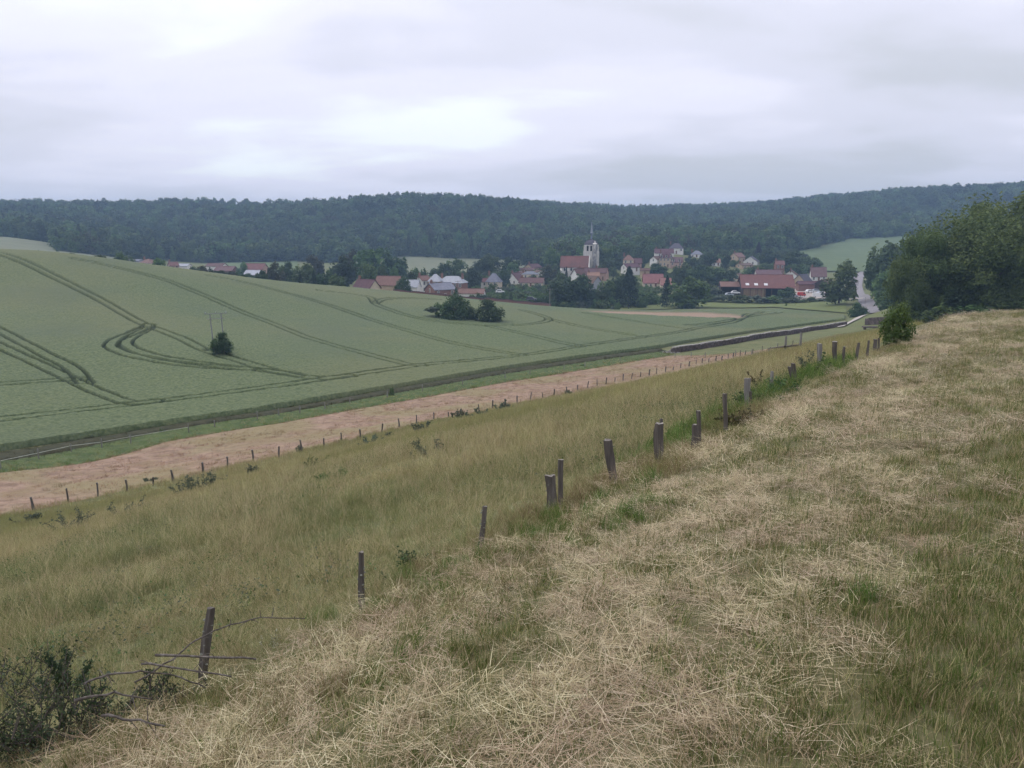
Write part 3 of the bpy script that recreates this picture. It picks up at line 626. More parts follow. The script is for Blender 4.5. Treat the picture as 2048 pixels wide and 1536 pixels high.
H('house','house','dark brown roofed house below the middle of the church nave',1158,408,22,22,538,549,30,'gable','white','brown',2,0)
H('house','house','little orange roofed house below the church tower',1187,398,22,18,545,552,-6,'gable','cream','salmon',2,1)
H('house','house','brown roofed house with blue grey gable below the church',1184,385,30,34,552.5,568,-48,'gable','grey','brown',2,0,0)
H('house','house','brown roofs just right of the church tower foot',1203,425,24,24,537,545,-20,'gable','pink','brown',2,1)
H('house','house','square cream pavilion house with red hipped roof right of church',1257,470,20,22,510.5,519,-10,'hip','cream','red',2,1)
H('house','house','maroon roofed wing right of the cream pavilion house',1273,476,20,18,517,526,-8,'gable','pink','maroon',2,0)
H('house','house','low white gabled house in front of the cream pavilion',1261,452,30,22,527.5,534,24,'gable','white','maroon',2,0,1)
H('manor_house','manor','tall cream manor with rows of windows and maroon dormered roof',1333,490,27,24,504,515,-10,'hip','tan','maroon',4,1,2,extra=dormers(3))
H('house','house','long maroon roof rising behind the tall cream manor',1328,515,36,24,498,506,-6,'gable','white','maroon',2,1)
H('house','house','pinkish manor wing with small dormers right of the manor',1354,488,22,22,515,524,-16,'gable','pink','purple',3,0,1,extra=dormers(2))
H('house','house','white gabled wing left of the tall cream manor',1313,492,16,20,513,519,34,'gable','white','brown',1,0,1)
H('house','house','topmost white house with dark hipped roof on the wooded slope',1353,540,27,24,487,496,-10,'hip','white','mansard',3,1)
H('house','house','white house with grey roof alone among trees right of the manor',1394,535,23,22,502,509.5,-14,'hip','white','slate',3,1)
H('house','house','salmon roofed house half hidden between dark trees',1432,500,15,18,518,529,-8,'gable','white','salmon',2,1)
H('house','house','broad salmon roofed house left of the tall dark conifer',1306,405,38,34,548.5,568,-6,'gable','cream','salmon',4,1)
H('outbuilding','outbuilding','lower salmon roofed annex right of the broad salmon house',1331,398,20,30,556.5,569,-4,'gable','cream','salmon',1,0,door=False)
H('outbuilding','outbuilding','small brown roofed outbuilding above the salmon roofs',1290,440,18,16,537,541,-10,'gable','tan','brown',1,0,door=False)
H('house','house','tan gabled house with red roof upper left of the white chalet',1475,530,20,22,506,514,32,'gable','tan','red',2,1,1)
H('chalet','house','bright white chalet with dark roof and broad gable front',1503,520,20,26,513,523,62,'gable','white','mansard',2,0,2)
H('house','house','brown roofed house just below the white chalet',1489,495,26,22,527,533,20,'gable','tan','brown',2,1,1)
H('house','house','tall narrow brick house with red roof above the big barn',1559,470,16,18,522,529,-4,'gable','brick','red',2,1)
H('house','house','long grey purple roof behind the big red barn',1536,440,47,28,540,549,-5,'gable','stone','purple',4,1)
H('house','house','small cream gable at the left end of the big barn',1478,435,14,22,547,554,48,'gable','cream','brown',1,0,1)
H('house','house','white gabled house behind the right end of the barn',1583,430,14,24,541,550,58,'gable','white','brown',1,1,1)
H('house','house','tan gabled house with dark roof right of the barn',1606,412,26,26,549,562,38,'gable','tan','mansard',2,0,1)
H('house','house','purple roofed house with white gable above the car park',1637,430,28,26,535,552,-12,'gable','white','purple',3,1)
H('shed','shed','low maroon shed roof beside the car park',1618,388,44,20,563,568,-4,'gable','brick','maroon',0,0,door=False)
H('shed','shed','dark boarded shed under the roadside tree',1650,385,26,30,559,567,42,'gable','wood','brown',0,0,door=False)
# --- the open barn
def barn():
    px,Y=1532,372; x,y,zr=at(px,550,Y); ze=at(px,573,Y)[2]; zb=at(px,590,Y)[2]; L=98/F*Y; D=15.
    e=ob('open_barn',None,loc=(x,y,zb),rot=(0,0,R(-7))); tag(e,'big open fronted barn with long red tiled roof above the hedge','barn')
    ze-=zb; zr-=zb; b=MB(); roof_solid(b,L,D,ze,zr,'gable',ov=.6); ro=b.build('roof',tiles('barn_tiles',(.135,.062,.06),(.185,.085,.08)),e); skylights((.1,.27,.46))(e,ro,L,D,ze,zr)
    b=MB(); b.box(-L/2,L/2,D/2-.25,D/2,-3,ze); b.build('wall',WALL['wood'],e)
    for s in(-1,1):
        b=MB(); v=[(0,-D/2,-3),(0,D/2,-3),(0,D/2,ze),(0,0,zr-.05),(0,-D/2,ze)]; b.add([(s*(L/2-.1)-.1,p[1],p[2]) for p in v]+[(s*(L/2-.1)+.1,p[1],p[2]) for p in v],[(0,1,2,3,4),(9,8,7,6,5),(0,5,6,1),(1,6,7,2),(2,7,8,3),(3,8,9,4),(4,9,5,0)]); b.build('end_wall',WALL['wood'],e)
    for i in range(8):
        b=MB(); q=-L/2+.4+(L-.8)*i/7; b.box(q-.14,q+.14,-D/2,-D/2+.28,-3,ze-.05); b.build('post',flat('barn_timber',(.11,.08,.055)),e)
    b=MB(); b.box(-L/2+.6,-L/2+L*.45,-D/2+.06,-D/2+.16,-1,ze*.86)
    b.build('boarding',mat('weathered_boards',[(.35,(.16,.075,.05)),(.5,(.21,.15,.09)),(.65,(.27,.21,.13))],scale=1.2,stretch=(2.2,1,.05)),e)
    px,Y=1461,378; x,y,zr=at(px,564,Y); ze=at(px,572,Y)[2]; zb=at(px,587,Y)[2]; L=40/F*Y; D=9.
    e=ob('lean_to_barn',None,loc=(x,y,zb),rot=(0,0,R(-7))); tag(e,'dark lean-to with low red roof at the left end of the big barn','barn'); ze-=zb; zr-=zb
    b=MB(); roof_solid(b,L,D,ze,zr,'gable',ov=.4); b.build('roof',ROOF['red'],e)
    b=MB(); b.box(-L/2,L/2,D/2-.2,D/2,-3,ze); b.box(-L/2,-L/2+.2,-D/2,D/2-.2,-3,ze); b.build('wall',WALL['wood'],e)
    for i in range(4):
        b=MB(); q=-L/2+.4+(L-.8)*i/3; b.box(q-.12,q+.12,-D/2,-D/2+.24,-3,ze-.05); b.build('post',flat('barn_timber_dark',(.07,.05,.04)),e)
barn()
# --- church
def church():
    Y=440; S=Y/F
    zb=at(1160,556,Y)[2]; x0=at(1160,520,Y)[0]; e=ob('church',None,loc=(x0,Y,zb),rot=(0,0,0)); tag(e,'white stone church with red tiled nave, square belfry and slender spire','church')
    X=lambda px:(px-1160)*S; Zp=lambda py:at(1160,py,Y)[2]-zb
    m_st=mat('church_stone',[(.3,(.46,.44,.40)),(.5,(.60,.575,.52)),(.7,(.68,.65,.60))],scale=.5,detail=8,rough=.95); m_sl=ROOF['slate']
    m_nave=mat('nave_tiles',[(.3,(.125,.08,.075)),(.48,(.18,.088,.075)),(.7,(.235,.11,.09))],scale=.18,detail=8,rough=.9,bump=.04,bscale=5)
    m_stain=mat('weathered_stone',[(.35,(.10,.095,.095)),(.5,(.24,.23,.22)),(.62,(.52,.50,.46))],scale=.55,detail=9,rough=.95,stretch=(1,1,.45))
    ze=Zp(533); zr=Zp(512.8); yaw=R(-9)
    nv=ob('nave',None); nv.parent=e; L=57*S; D=8.6; nv.location=(X(1151),1.0,0); nv.rotation_euler=(0,0,yaw)
    b=MB(); hx,hy=L/2,D/2
    b.add([(-hx,-hy,-8),(hx,-hy,-8),(hx,hy,-8),(-hx,hy,-8),(-hx,-hy,ze),(hx,-hy,ze),(hx,hy,ze),(-hx,hy,ze),(-hx,0,zr),(hx,0,zr)],[(0,1,5,4),(2,3,7,6),(1,2,6,9,5),(3,0,4,8,7),(3,2,1,0)]); b.build('nave_wall',m_st,nv)
    b=MB(); roof_solid(b,L-.6,D,ze,zr,'gable',ov=.4); b.build('nave_roof',m_nave,nv)
    for i in range(5):
        q=-hx+.6+(L-1.2)*i/4; b=MB(); b.box(q-.45,q+.45,-hy-1.3,-hy,-8,ze-2.2); b.add([(q-.45,-hy-1.3,ze-2.2),(q+.45,-hy-1.3,ze-2.2),(q+.45,-hy,ze-.7),(q-.45,-hy,ze-.7),(q-.45,-hy,ze-2.2),(q+.45,-hy,ze-2.2)],[(0,1,2,3),(0,3,4),(1,5,2),(0,4,5,1),(4,3,2,5)]); b.build('buttress',m_st,nv)
    for i in range(4):
        q=-hx+.6+(L-1.2)*(i+.5)/4; b=MB(); b.lathe([(.45,0),(.45,.12)],12); o=b.build('arched_window',m_glass,nv,loc=(q,-hy-.02,ze-1.5),rot=(R(90),0,0)); o.scale=(1,2.2,1)
    # gable coping at the tower end
    b=MB()
    for s in(-1,1): b.tube([(hx-.1,s*(hy+.4),ze-.3),(hx-.1,0,zr+.35)],.34,5)
    b.build('coping',m_st,nv)
    # tower, seen on its corner
    tw=5.8; tt=Zp(490.5); tx=X(1183.5); T=ob('tower',None); T.parent=e; T.location=(tx,4.2,0); T.rotation_euler=(0,0,R(-27))
    h=tw/2; b=MB(); b.box(-h,h,-h,h,-8,tt); b.build('tower_wall',m_st,T)
    for q in (Zp(503),Zp(511)): 
        b=MB(); b.box(-h-.16,h+.16,-h-.16,h+.16,q-.18,q+.18); b.build('string_course',m_st,T)
    b=MB(); b.box(-h-.25,h+.25,-h-.25,h+.25,tt-.25,tt+.15); b.build('cornice',m_st,T)
    zc=Zp(497)
    for (ax,rot) in (((0,-1),0),((1,0),90),((0,1),180),((-1,0),270)):
        for q in(-1.05,1.05):
            b=MB(); w=.55; hh=1.6
            pts=[(-w,-hh),(w,-hh),(w,hh-.5)]+[(w*math.cos(a),hh-.5+w*1.1*math.sin(a)) for a in np.linspace(.3,math.pi-.3,7)]+[(-w,hh-.5)]
            n=len(pts); b.add([(p,-.04,z) for p,z in pts]+[(p,.1,z) for p,z in pts],[tuple(range(n)),tuple(range(2*n-1,n-1,-1))]+[(i,(i+1)%n,n+(i+1)%n,n+i) for i in range(n)])
            for k in range(5): b.box(-w,w,-.16,-.02,-hh+.25+k*.6,-hh+.33+k*.6)
            a=R(rot); off=Vector((q,-h-.02,0)); ro_=Matrix.Rotation(a,3,'Z'); v=ro_@off; b.build('belfry_opening',m_dark,T,loc=(v.x,v.y,zc),rot=(0,0,a))
    # corner buttresses and stair turret (weathered)
    for sx_,sy_ in((-1,-1),(-1,1),(1,1)):
        b=MB(); b.box(sx_*h-.5,sx_*h+.5,sy_*h-.5,sy_*h+.5,-8,Zp(503)); b.box(sx_*h-.35,sx_*h+.35,sy_*h-.35,sy_*h+.35,Zp(503),Zp(493)); b.build('corner_buttress',m_st,T)
    b=MB(); b.lathe([(1.4,-8),(1.4,Zp(489)),(1.6,Zp(489)),(1.6,Zp(488.3))],8,c=(h+.3,-h-.1)); tu=b.build('stair_turret',m_stain,T)
    b=MB(); b.lathe([(1.5,Zp(488.3)),(.9,Zp(486.5)),(.3,Zp(485)),(.45,Zp(484)),(.08,Zp(481.5))],8,c=(h+.3,-h-.1)); b.build('turret_cap',m_st,tu)
    # bell-shaped slate roof, lantern, spire
    b=MB(); k=math.sqrt(2); b.lathe([((h+.25)*k,tt+.15),((h-.1)*k,tt+1.0),((h-.6)*k,tt+1.9),((h-1.4)*k,tt+2.7),((h-2.2)*k,Zp(480.5)),(.55*k,Zp(478.6))],4,ph=R(45)); b.build('tower_roof',ROOF['mansard'],T)
    b=MB(); b.lathe([(.50,Zp(479.5)),(.42,Zp(472)),(.40,Zp(467.5)),(.8,Zp(467)),(.85,Zp(466.2)),(.5,Zp(466))],8); b.build('lantern',mat('lead_blue',[(.3,(.13,.15,.20)),(.7,(.20,.22,.28))],scale=2,rough=.6),T)
    b=MB(); b.lathe([(.95,Zp(466)),(.70,Zp(464)),(.46,Zp(457)),(.28,Zp(449)),(.12,Zp(443.5))],8); sp=b.build('spire',flat('spire_slate',(.27,.29,.33)),T)
    b=MB(); b.tube([(0,0,Zp(446)),(0,0,Zp(441.5))],.07,5); b.tube([(-.45,0,Zp(443.2)),(.45,0,Zp(443.2))],.06,5); b.build('cross',m_dark,sp)
church()
# --- brick garden wall along the far edge of the wheat
def garden_wall():
    pts=[(787,283),(830,287),(880,291),(940,297),(1000,303),(1050,306.5),(1102,310.5)]; P=np.array([[at(p,590,Y)[0],Y+1.2] for p,Y in pts]); P=resample(P,70)
    e=ob('garden_wall',None,loc=(P[0,0],P[0,1],0)); tag(e,'long red brick garden wall between the wheat and the village gardens','wall')
    b=MB(); c=MB(); Z=tz(P[:,0],P[:,1])
    for i in range(len(P)-1):
        a,d=P[i],P[i+1]; t=(d-a)/np.linalg.norm(d-a); n=np.array([-t[1],t[0]])*.2; hgt=1.25+.12*math.sin(i*.8)+(.35 if i>38 else 0)
        def prism(B,w,z0,z1):
            q=[]
            for p,zz_ in((a,Z[i]),(d,Z[i+1])):
                for s in(-1,1): q.append((p[0]+s*n[0]*w-P[0,0],p[1]+s*n[1]*w-P[0,1],zz_+z0)); q.append((p[0]+s*n[0]*w-P[0,0],p[1]+s*n[1]*w-P[0,1],zz_+z1))
            B.add(q,[(0,1,5,4),(2,6,7,3),(1,3,7,5),(0,4,6,2),(0,2,3,1),(4,5,7,6)])
        prism(b,1,-1,hgt); prism(c,1.6,hgt,hgt+.22)
    b.build('wall',WALL['brick'],e); c.build('coping',ROOF['maroon'],e)
garden_wall()
# ------------------------------------------------------------------ trees of the village and fields
T=tree
T('conifer',77,500,12,300,'tiny dark conifer alone on the pale field at far left')
T('bush',141,506,24,225,'flat dark oval bush on the wheat skyline, far left',base=516)
T('bush',167,513,9,226,'smallest dark bush on the wheat skyline between two ovals',base=519)
T('bush',200,510,33,232,'low wide green bush on the wheat skyline',base=526)
T('round',244,506,33,300,'round green tree on the skyline left of the red roof')
T('dark',272,506,34,520,'dark tree behind the low grey shed at far left')
T('round',320,517,28,300,'round green tree on the skyline right of the red roof')
HD=[(386,534,26),(404,532,26),(424,538,24),(443,541,24),(462,543,22),(480,545,24),(497,547,20)]
for i,(p,t,w) in enumerate(HD): T('brown' if i%3==1 else 'dark',p,t,w,300+i*4,f'hedge bush {["at the left end of","second along","third along","in the middle of","fifth along","sixth along","at the right end of"][i]} the skyline hedge below the barns','hedge along the skyline')
T('dark',523,541,22,290,'dark round bush right of the pale grey roofed shed')
T('round',484,525,18,440,'small round tree between the two barn roofs')
T('brown',550,526,34,320,'brownish green tree at the left end of the skyline trees')
T('dark',575,524,28,340,'dark tree second from left in the skyline tree row')
T('round',606,529,40,310,'broad green tree right of the brownish skyline tree')
T('conifer',627,541,22,285,'dark conifer poking up at the wheat edge, right one')
T('conifer',600,546,16,280,'small dark conifer at the wheat edge, left one')
T('dark',648,541,32,295,'dark bushy tree left of the cream gabled skyline house')
T('round',672,550,34,285,'green tree touching the left end of the cream gabled house')
T('brown',630,512,30,420,'tall reddish brown tree behind the skyline trees')
T('dark',684,513,44,360,'tall dark tree rising behind the cream gabled skyline house')
T('brown',700,502,30,420,'rusty brown tree behind the tall dark tree')
T('round',742,498,62,410,'broad spreading tree behind the red barn, larger left one')
T('dark',788,505,46,415,'broad dark tree behind the red barn, right one')
T('light',734,527,34,350,'light green round tree behind the maroon roof')
T('round',766,532,22,355,'mid green tree right of the light green one')
T('round',787,534,18,360,'small green tree at the right of the light green row')
T('bush',805,555,34,296,'dark round bush by the garden wall before the red barn')
T('dark',820,545,30,335,'dark tree behind the round bush near the zinc roof')
T('round',827,537,24,400,'green tree behind the zinc roofed house')
T('shrub',848,538,20,405,'small shrub above the white gabled house')
T('dark',888,528,44,430,'left dark tree behind the grey hipped roofs')
T('round',912,519,36,440,'taller green tree behind the large brick house')
T('column',912,574,8,303,'dark narrow cypress before the brick outbuilding')
T('dark',945,535,32,400,'dark tree right of the large brick house')
T('dark',962,516,30,470,'dark tree left of the tallest central tree')
T('round',978,510,40,480,'tallest green tree in front of the pale valley meadow')
T('dark',1018,515,36,480,'dark round tree right of the tallest central tree')
T('round',1027,526,24,470,'smaller tree at the right foot of the dark round tree')
T('dark',1008,540,24,418,'dark tree between slate roof and white gable')
T('brown',1096,531,30,420,'grey green tree in front of the church nave at left')
T('light',1105,497,28,490,'light topped tree on the slope left of the church')
T('dark',1122,505,24,500,'dark tree behind the left end of the nave')
T('conifer',1133,532,9,425,'little dark conifer in front of the nave wall')
T('dark',1128,551,56,328,'left half of the large dark tree pair below the church')
T('dark',1163,550,52,330,'right half of the large dark tree pair below the church')
T('shrub',1192,598,20,325,'round shrub at the field edge right of the dark pair')
T('round',1213,562,36,345,'green tree right of the blue grey gable')
T('round',1196,580,26,340,'low green tree under the blue grey gable')
T('conifer',1259,533,62,332,'broad dark conifer in the middle of the field edge')
T('dark',1237,549,34,350,'dark tree touching the broad conifer on its left')
T('shrub',1297,583,36,340,'green shrubs right of the broad conifer')
T('light',1283,596,20,330,'light green shrub at the foot of the broad conifer')
T('conifer',1335,551,32,330,'tall narrow dark conifer beside the round green tree')
T('round',1378,556,64,322,'big round bright green tree standing at the field edge')
T('dark',1312,527,36,445,'dark round tree in front of the cream manor')
T('dark',1250,528,24,470,'small dark tree below the pavilion house')
T('dark',1226,520,30,485,'dark tree right of the church tower')
T('light',1253,491,22,540,'rounded pale green tree above the pavilion house')
T('round',1372,500,26,545,'green tree between the topmost house and the grey roof')
T('round',1368,528,40,420,'green tree right of the manor wing')
T('dark',1400,530,42,410,'dark tree right of the manor trees')
T('dark',1417,505,30,500,'dark tall tree left of the salmon roofed house')
T('conifer',1450,515,26,480,'dark conifer right of the salmon roofed house')
T('round',1428,535,38,420,'green tree below the salmon roofed house')
T('dark',1455,540,36,415,'dark tree left of the small cream gable')
T('round',1412,565,34,380,'low green tree right of the big round tree')
T('gshrub',1432,575,34,372,'grey green shrub left of the dark lean-to')
T('shrub',1470,520,24,500,'shrub left below the white chalet')
T('purple',1518,484,22,560,'purple leaved conical tree above the white chalet')
T('dark',1538,500,34,520,'dark tree right of the purple tree')
T('round',1535,527,30,480,'green tree left of the tall brick house')
T('round',1510,532,30,470,'green tree below the white chalet')
T('dark',1588,505,44,490,'dark tree right of the tall brick house')
T('round',1612,515,36,480,'green tree left of the green hill field')
T('round',1585,528,26,470,'small green tree above the white gabled house')
T('dark',1575,575,30,352,'dark tree in front of the right end of the barn')
T('round',1684,524,55,300,'large roadside tree with bare trunk by the car park',base=604)
T('bush',1717,606,37,252,'round dark clipped bush beside the road',base=637)
T('dark',1776,503,60,300,'dark tree right of the road, tallest of the roadside row')
T('round',1772,488,58,330,'tree behind the roadside row against the green field')
T('round',1776,545,50,280,'green roadside tree right of the road bend')
T('dark',1796,560,60,258,'dark lower roadside tree above the road junction')
T('conifer',1806,474,22,520,'slim conifer standing before the green hill field')
T('round',1805,530,70,250,'green tree between the road and the big right trees')
T('dark',1790,590,60,235,'dark hedge-like tree at the road junction right side')
# gardens
T('column',1007,584,9,318,'left of two dark columnar shrubs in the garden')
T('column',1022,586,9,319,'right of two dark columnar shrubs in the garden')
T('shrub',943,590,20,312,'garden shrub at the left end of the garden wall plots')
T('dark',962,587,20,318,'dark garden shrub below the long red shed')
T('gshrub',980,590,22,322,'grey green garden shrub left of the columnar pair')
T('lshrub',994,598,18,312,'pale low shrub left of the columnar pair')
T('lshrub',1040,598,32,318,'pale flowering shrub right of the columnar pair')
T('shrub',1050,585,34,345,'green garden shrub below the long cream cottage')
T('lshrub',1075,583,26,335,'yellow green bush near the wooden pole')
T('dark',1087,592,28,318,'dark bush beside the foot of the wooden pole')
T('conifer',1047,571,14,390,'small conifer in front of the cream cottage')
T('gshrub',1012,574,26,380,'grey green shrub below the white gable house')
T('shrub',985,567,22,395,'green shrub before the slate roofed cream house')
T('shrub',1085,570,20,395,'shrub at the right end of the cream cottage')
# hedge before the barn and saplings
HB=[(1415,588,40),(1447,588,42),(1480,590,44),(1515,591,44),(1550,592,44),(1585,593,42),(1620,594,42),(1655,596,44),(1683,598,30)]
for i,(p,t,w) in enumerate(HB): T('gshrub' if i%2 else 'shrub',p,t,w,346-i*3,f'low hedge section below the big barn, {["first","second","third","fourth","fifth","sixth","seventh","eighth","ninth"][i]} from the left','hedge below the barn',base=t+13)
T('shrub',1572,607,10,318,'largest sapling in the lime green meadow',base=620)
T('shrub',1590,609,4,318,'thinnest sapling right of the largest one in the meadow',base=620)
T('shrub',1612,610,7,316,'middle sapling in the lime green meadow',base=622)
T('shrub',1641,610,5,314,'right slender sapling in the lime green meadow',base=622)
T('shrub',1677,617,12,300,'low bush at the right end of the lime green meadow',base=624)
# bushes in the wheat
T('bush',441,665,46,121,'dark round bush at the foot of the wooden power poles',base=706)
T('bush',911,588,58,206,'tallest dark pointed bush in the wheat, left of the pair',base=642)
T('bush',978,599,60,204,'round dark bush in the wheat, right of the pair',base=643)
T('bush',943,614,24,206,'small bush wedged between the two big wheat bushes',base=641)
T('shrub',884,605,36,207,'lighter small bush left of the pointed wheat bush',base=632)
T('gshrub',866,613,40,208,'low grey weeds at the left end of the wheat thicket',base=624)
T('shrub',323,857,14,79,'lone dark shrub on the green strip by the ditch',base=886)
T('shrub',783,775,12,101,'leafy shrub on the ditch bank above the hay field',base=800)
T('shrub',1165,728,10,127,'small dark shrub on the verge near the hay field end',base=740)
# ------------------------------------------------------------------ thicket between the houses (one uncountable mass)
def thicket():
    reg=np.array([atXY(1215,560,400),atXY(1300,575,385),atXY(1420,575,385),atXY(1440,560,400),atXY(1600,540,440),atXY(1640,520,520),atXY(1590,505,622),atXY(1450,498,600),atXY(1340,486,600),atXY(1240,515,535),atXY(1110,520,505),atXY(1085,545,470)])
    P=np.c_[rng.uniform(reg[:,0].min(),reg[:,0].max(),2600),rng.uniform(reg[:,1].min(),reg[:,1].max(),2600)]; P=P[in_poly(P,reg)]
    ok=np.ones(len(P),bool)
    for o in COL.objects:                       # keep the houses and the view to their fronts clear
        if o.type=='EMPTY' and o.parent is None and o.get('category') in('house','manor','barn','shed','outbuilding','church'):
            d=P-np.array(o.location[:2]); far=12 if o.get('category')=='church' else 6
            ok&=~((np.abs(d[:,0])<9)&(d[:,1]<far)&(d[:,1]>-38))
    P=P[ok]; n=len(P); h=2.6+3.6*rng.random(n)**1.6; w=h*(.85+.4*rng.random(n)); idx=rng.integers(0,5,n)
    return scatter('garden_thicket',np.c_[P,tz(P[:,0],P[:,1])-.2],np.c_[np.zeros(n),np.zeros(n),rng.random(n)*6.28],np.c_[w,w,h],idx,WP,'dense garden trees and shrubs filling the slope between the houses','thicket')
thicket()
def gardens():
    reg=np.array([atXY(800,590,330),atXY(925,600,322),atXY(1105,612,316),atXY(1230,612,322),atXY(1330,600,345),atXY(1320,560,400),atXY(1210,550,430),atXY(1085,540,480),atXY(930,545,470),atXY(800,550,430)])
    P=np.c_[rng.uniform(reg[:,0].min(),reg[:,0].max(),2400),rng.uniform(reg[:,1].min(),reg[:,1].max(),2400)]; P=P[in_poly(P,reg)]; ok=np.ones(len(P),bool)
    for o in COL.objects:
        if o.type=='EMPTY' and o.parent is None and o.get('category') in('house','manor','barn','shed','outbuilding','church','car'):
            d=P-np.array(o.location[:2]); ok&=~((np.abs(d[:,0])<8.)&(d[:,1]<7)&(d[:,1]>-13))
    P=P[ok]; n=len(P); h=1.2+2.6*rng.random(n)**1.8; w=h*(1.0+.7*rng.random(n)); idx=rng.integers(0,5,n)
    return scatter('garden_shrubs',np.c_[P,tz(P[:,0],P[:,1])-.2],np.c_[np.zeros(n),np.zeros(n),rng.random(n)*6.28],np.c_[w,w,h],idx,WPG,'low green garden shrubs and hedges around the village houses','shrubs')
WPG=[crown('shrub_crown',m_leaf if i<3 else (m_leafl if i==3 else m_leafg),140+i,'bush',10,420,.075,z0=-.2) for i in range(5)]
gardens()
# rough grass strip and scrub along the far field edge
# ------------------------------------------------------------------ the big trees at the right
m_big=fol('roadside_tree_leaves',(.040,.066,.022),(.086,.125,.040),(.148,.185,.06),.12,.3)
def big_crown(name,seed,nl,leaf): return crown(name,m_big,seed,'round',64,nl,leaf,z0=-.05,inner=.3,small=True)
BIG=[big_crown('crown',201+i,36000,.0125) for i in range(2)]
for i,(px,top,w,Y,lb) in enumerate(((1945,428,240,141,'large dark tree at the right behind the mown crest, its left half'),(2035,398,270,150,'tallest dark tree at the right frame edge'),(1868,466,130,137,'dark tree with drooping left side above the road'),(1990,455,190,133,'dark tree in front of the two largest at right'),(2130,420,240,146,'dark tree continuing the row past the right frame edge'),(1822,520,90,135,'lowest bushy tree at the left end of the big tree row'))):
    x,y,zt=at(px,top,Y); zb=float(tz(x,y)); h=zt-zb; ww=w/F*Y; e=ob('broadleaf_tree',None,loc=(x,y,zb),rot=(0,0,i*2.1)); tag(e,lb,'tree')
    ob('crown',BIG[i%2],e,scl=(ww,ww,h)); ob('trunk',TRK[i%3],e,scl=(ww*.6,ww*.6,h))
for i,(px,top,w,base,lb) in enumerate(((1890,612,60,645,'bright low bush in front of the big right trees'),(1945,610,70,640,'green scrub behind the crest under the tall trees'),(1850,622,40,650,'bush beside the old wall under the big trees'),(2010,600,80,640,'dark scrub under the trees at right edge'))):
    tree('lshrub' if i==0 else 'shrub',px,top,w,128,lb,base=base)
# ------------------------------------------------------------------ grass, straw
GA=[(0,(.13,.15,.055)),(.4,(.22,.22,.085)),(.70,(.37,.32,.16)),(1,(.58,.49,.30))]
m_mead=mat('meadow_grass',GA,attr_='bt',rand=.16,transl=.35,rough=.7,locn=[(.22,(.15,.19,.06),.55,.5,.64,'L'),(.09,(.46,.37,.18),.50,.50,.64,'L'),(.6,(.10,.14,.05),.5,.56,.66,'L')])
m_seed=mat('seed_stalks',[(0,(.34,.29,.14)),(1,(.62,.52,.31))],attr_='bt',rand=.12,transl=.3)
m_far=mat('far_meadow_grass',[(0,(.23,.22,.09)),(.5,(.36,.315,.145)),(1,(.52,.44,.24))],attr_='bt',rand=.14,transl=.3,rough=.8,locn=[(.05,(.22,.225,.08),.7,.46,.6,'L')])
m_green=mat('short_green_grass',[(0,(.075,.115,.028)),(.45,(.125,.16,.042)),(.68,(.24,.23,.085)),(.85,(.40,.33,.17)),(1,(.50,.41,.24))],attr_='bt',rand=.2,transl=.35,rough=.65)
m_lush=mat('lush_grass',[(0,(.06,.115,.026)),(.6,(.11,.185,.04)),(1,(.22,.26,.075))],attr_='bt',rand=.15,transl=.35,rough=.65)
m_straw=mat('dry_straw',[(0,(.205,.145,.075)),(.3,(.38,.295,.165)),(.7,(.53,.435,.265)),(1,(.68,.59,.40))],attr_='bt',rand=.16,transl=.15,rough=.6,spec=.3,locn=[(.5,(.36,.26,.155),.55,.52,.66,'L')])
m_hayt=mat('hay_stubble',[(0,(.26,.165,.10)),(.5,(.38,.25,.165)),(1,(.46,.33,.22))],attr_='bt',rand=.15,transl=.2,locn=[(.12,(.24,.20,.09),.55,.5,.62,'L')])
MG=[blades('meadow_tuft',30,.36,.0085,.19,.85,m_mead,300+i,seg=3,curl=.7) for i in range(4)]+[blades('seed_stalks',9,.62,.0042,.16,.5,m_seed,310+i,seg=3,curl=.5) for i in range(2)]
MF=[blades('far_meadow_tuft',40,.42,.014,.30,.7,m_far,320+i,seg=2,curl=.6) for i in range(3)]
SG=[blades('short_tuft',34,.11,.005,.09,.7,m_green,330+i,seg=2,curl=.5) for i in range(4)]
LG=[blades('lush_tuft',60,.26,.007,.14,.6,m_lush,340+i,seg=3,curl=.7) for i in range(2)]
ST=[blades('straw_bunch',120,.17,.0026,.20,.1,m_straw,350+i,flat_=1.5,seg=3,curl=.10) for i in range(5)]+[blades('stubble_bunch',40,.09,.003,.14,.9,m_straw,357+i,seg=2,curl=.3) for i in range(2)]
HF=[blades('hay_tuft',40,.22,.016,.28,.8,m_hayt,360+i,seg=2,curl=.5) for i in range(3)]
DGS=[blades('bank_tuft',44,.30,.012,.25,.7,mat('bank_grass',[(0,(.03,.03,.014)),(.6,(.07,.065,.03)),(1,(.13,.11,.06))],attr_='bt',rand=.2,transl=.2),375,seg=2,curl=.5)]
DG=[blades('verge_tuft',50,.32,.012,.25,.6,m_lush,370,seg=2,curl=.5),blades('verge_tuft',50,.32,.012,.25,.7,m_mead,371,seg=2,curl=.5)]
def sector(n,r0,r1,a0=-44,a1=44):
    r=np.sqrt(rng.random(n)*(r1*r1-r0*r0)+r0*r0); a=np.radians(rng.uniform(a0,a1,n)); return np.c_[r*np.sin(a),r*np.cos(a)]
